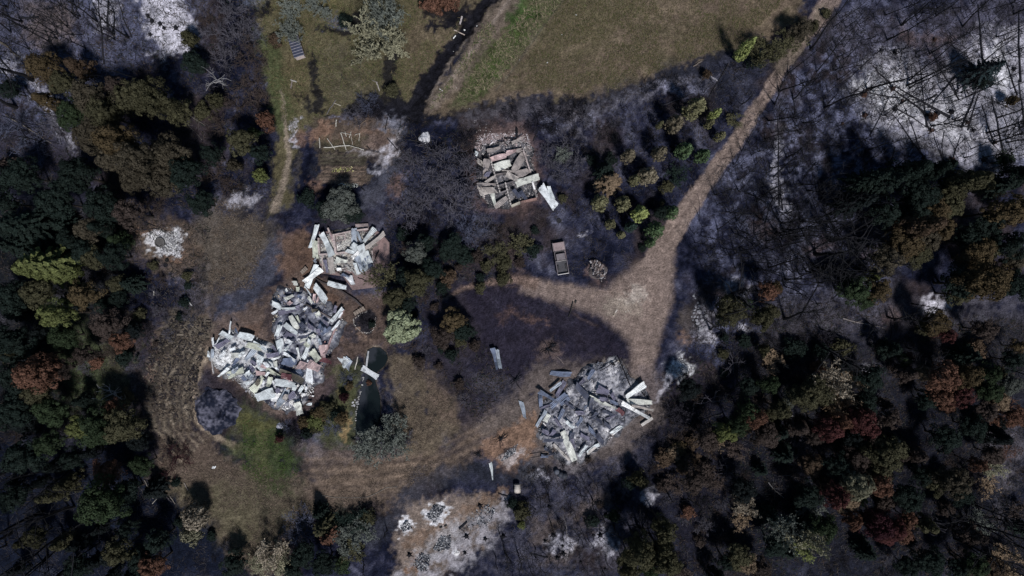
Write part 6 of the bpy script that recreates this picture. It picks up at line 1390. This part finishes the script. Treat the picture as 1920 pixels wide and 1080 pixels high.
# ------------------------------------------------------------ labels: each singles out one thing
LM = {'the road fork': (1190, 580), 'the burnt pickup': (1051, 483), 'the taupe ruin': (945, 325), 'the pink slab ruin': (655, 480), 'the L-shaped ruin': (520, 670), 'the blue-grey ruin': (1115, 775),
      'the charred round heap': (405, 770), 'the green lawn': (500, 860), 'the round pond': (705, 674), 'the long pond': (690, 755), 'the white ash circle': (310, 457), 'the vegetable plot': (645, 318), 'the small shed': (557, 90),
      'the burnt ditch': (850, 100), 'the big field': (1200, 60), 'the straight road': (1350, 300), 'the ash clearing': (1720, 190), 'the white ash streak': (1465, 320), 'the stone heap': (1312, 595), 'the white ash patch': (1275, 690),
      'the cream drum': (970, 916), 'the ash plots': (850, 980), 'the curved terrace': (310, 700), 'the top ash hollow': (310, 50), 'the bright leafy tree': (752, 612), 'the feathered tan conifer': (1143, 340), 'the two red crowns': (1580, 792),
      'the maroon crown cluster': (1650, 990), 'the top left corner': (30, 30), 'the bottom left corner': (40, 1050), 'the top right corner': (1890, 30), 'the bottom right corner': (1880, 1040), 'the left edge': (0, 540), 'the right edge': (1920, 560),
      'the blue twiggy bush': (555, 985), 'the blue-green conifer': (1842, 135), 'the brown crown clump': (1715, 430), 'the small ash spot': (1755, 573), 'the road top': (1545, 20), 'the burnt triangle': (1030, 620), 'the orange soil plot': (945, 850),
      'the lower lawn edge': (700, 920), 'the crown mass': (280, 270), 'the whitish dead tree': (400, 145), 'the white ash heap': (796, 258), 'the grey thicket': (830, 330), 'the greenhouse poles': (655, 268), 'the lower path bend': (900, 530)}
DN = ['right of', 'above right of', 'above', 'above left of', 'left of', 'below left of', 'below', 'below right of']
PARTS9 = {}
ORD = ['', 'second', 'third', 'fourth', 'fifth', 'sixth', 'seventh', 'eighth', 'ninth', 'tenth', 'eleventh', 'twelfth']
RUINS = {GA: ('pink slab ruin', (655, 480), 45, 32), GB: ('taupe ruin', (945, 325), 38, 48), GC: ('blue-grey ruin', (1110, 775), 70, 60), GD: ('L-shaped ruin', (525, 660), 80, 70)}
def where(px, py, group):
    if group in RUINS:
        nm, c, rx, ry = RUINS[group]; u = (px - c[0]) / rx; v = (py - c[1]) / ry
        a = 'upper' if v < -.33 else 'lower' if v > .33 else ''; b = 'left' if u < -.33 else 'right' if u > .33 else ''
        t = (a + ' ' + b).strip() or 'middle'
        t = {'middle': 'centre'}.get(t, t)
        return 'on %s of the %s' % (t, nm)
    best = sorted(LM.items(), key=lambda kv: math.hypot(px - kv[1][0], py - kv[1][1]))
    nm, c = best[0]; dx, dy = px - c[0], c[1] - py; d = math.hypot(dx, dy)
    k_ = int(round(math.degrees(math.atan2(dy, dx)) / 45)) % 8
    return ('just ' if d < 38 else '') + DN[k_] + ' ' + nm
buck = {}
for t in THINGS:
    o, desc, px, py, lab = t
    if lab: o['label'] = lab; continue
    s = desc + ' ' + where(px, py, o.get('group')); buck.setdefault(s, []).append(t)
for s, ts in buck.items():
    if len(ts) == 1: ts[0][0]['label'] = s; continue
    wx = max(q[2] for q in ts) - min(q[2] for q in ts); wy = max(q[3] for q in ts) - min(q[3] for q in ts)
    ax = 2 if wx >= wy else 3; e0, e1 = ('left', 'right') if ax == 2 else ('top', 'bottom'); first, last = ('leftmost', 'rightmost') if ax == 2 else ('topmost', 'lowest')
    ts.sort(key=lambda q: q[ax]); n = len(ts)
    for i, q in enumerate(ts):
        if i == 0: w_ = first
        elif i == n - 1: w_ = last
        elif i < (n + 1) / 2: w_ = ORD[min(i, 11)] + ' from the ' + e0
        else: w_ = ORD[min(n - 1 - i, 11)] + ' from the ' + e1
        q[0]['label'] = s + ', ' + w_
for t in THINGS:
    l = t[0]['label']
    if len(l.split()) > 16: t[0]['label'] = l.replace('just ', '').replace('roofing sheet', 'sheet').replace(' bare', '').replace('low leafy', 'leafy').replace(' feathered tan', ' feathered')
bpy.context.view_layer.update()
print('THINGS', len(THINGS), 'labels', len(set(t[0]['label'] for t in THINGS)), 'maxwords', max(len(t[0]['label'].split()) for t in THINGS))
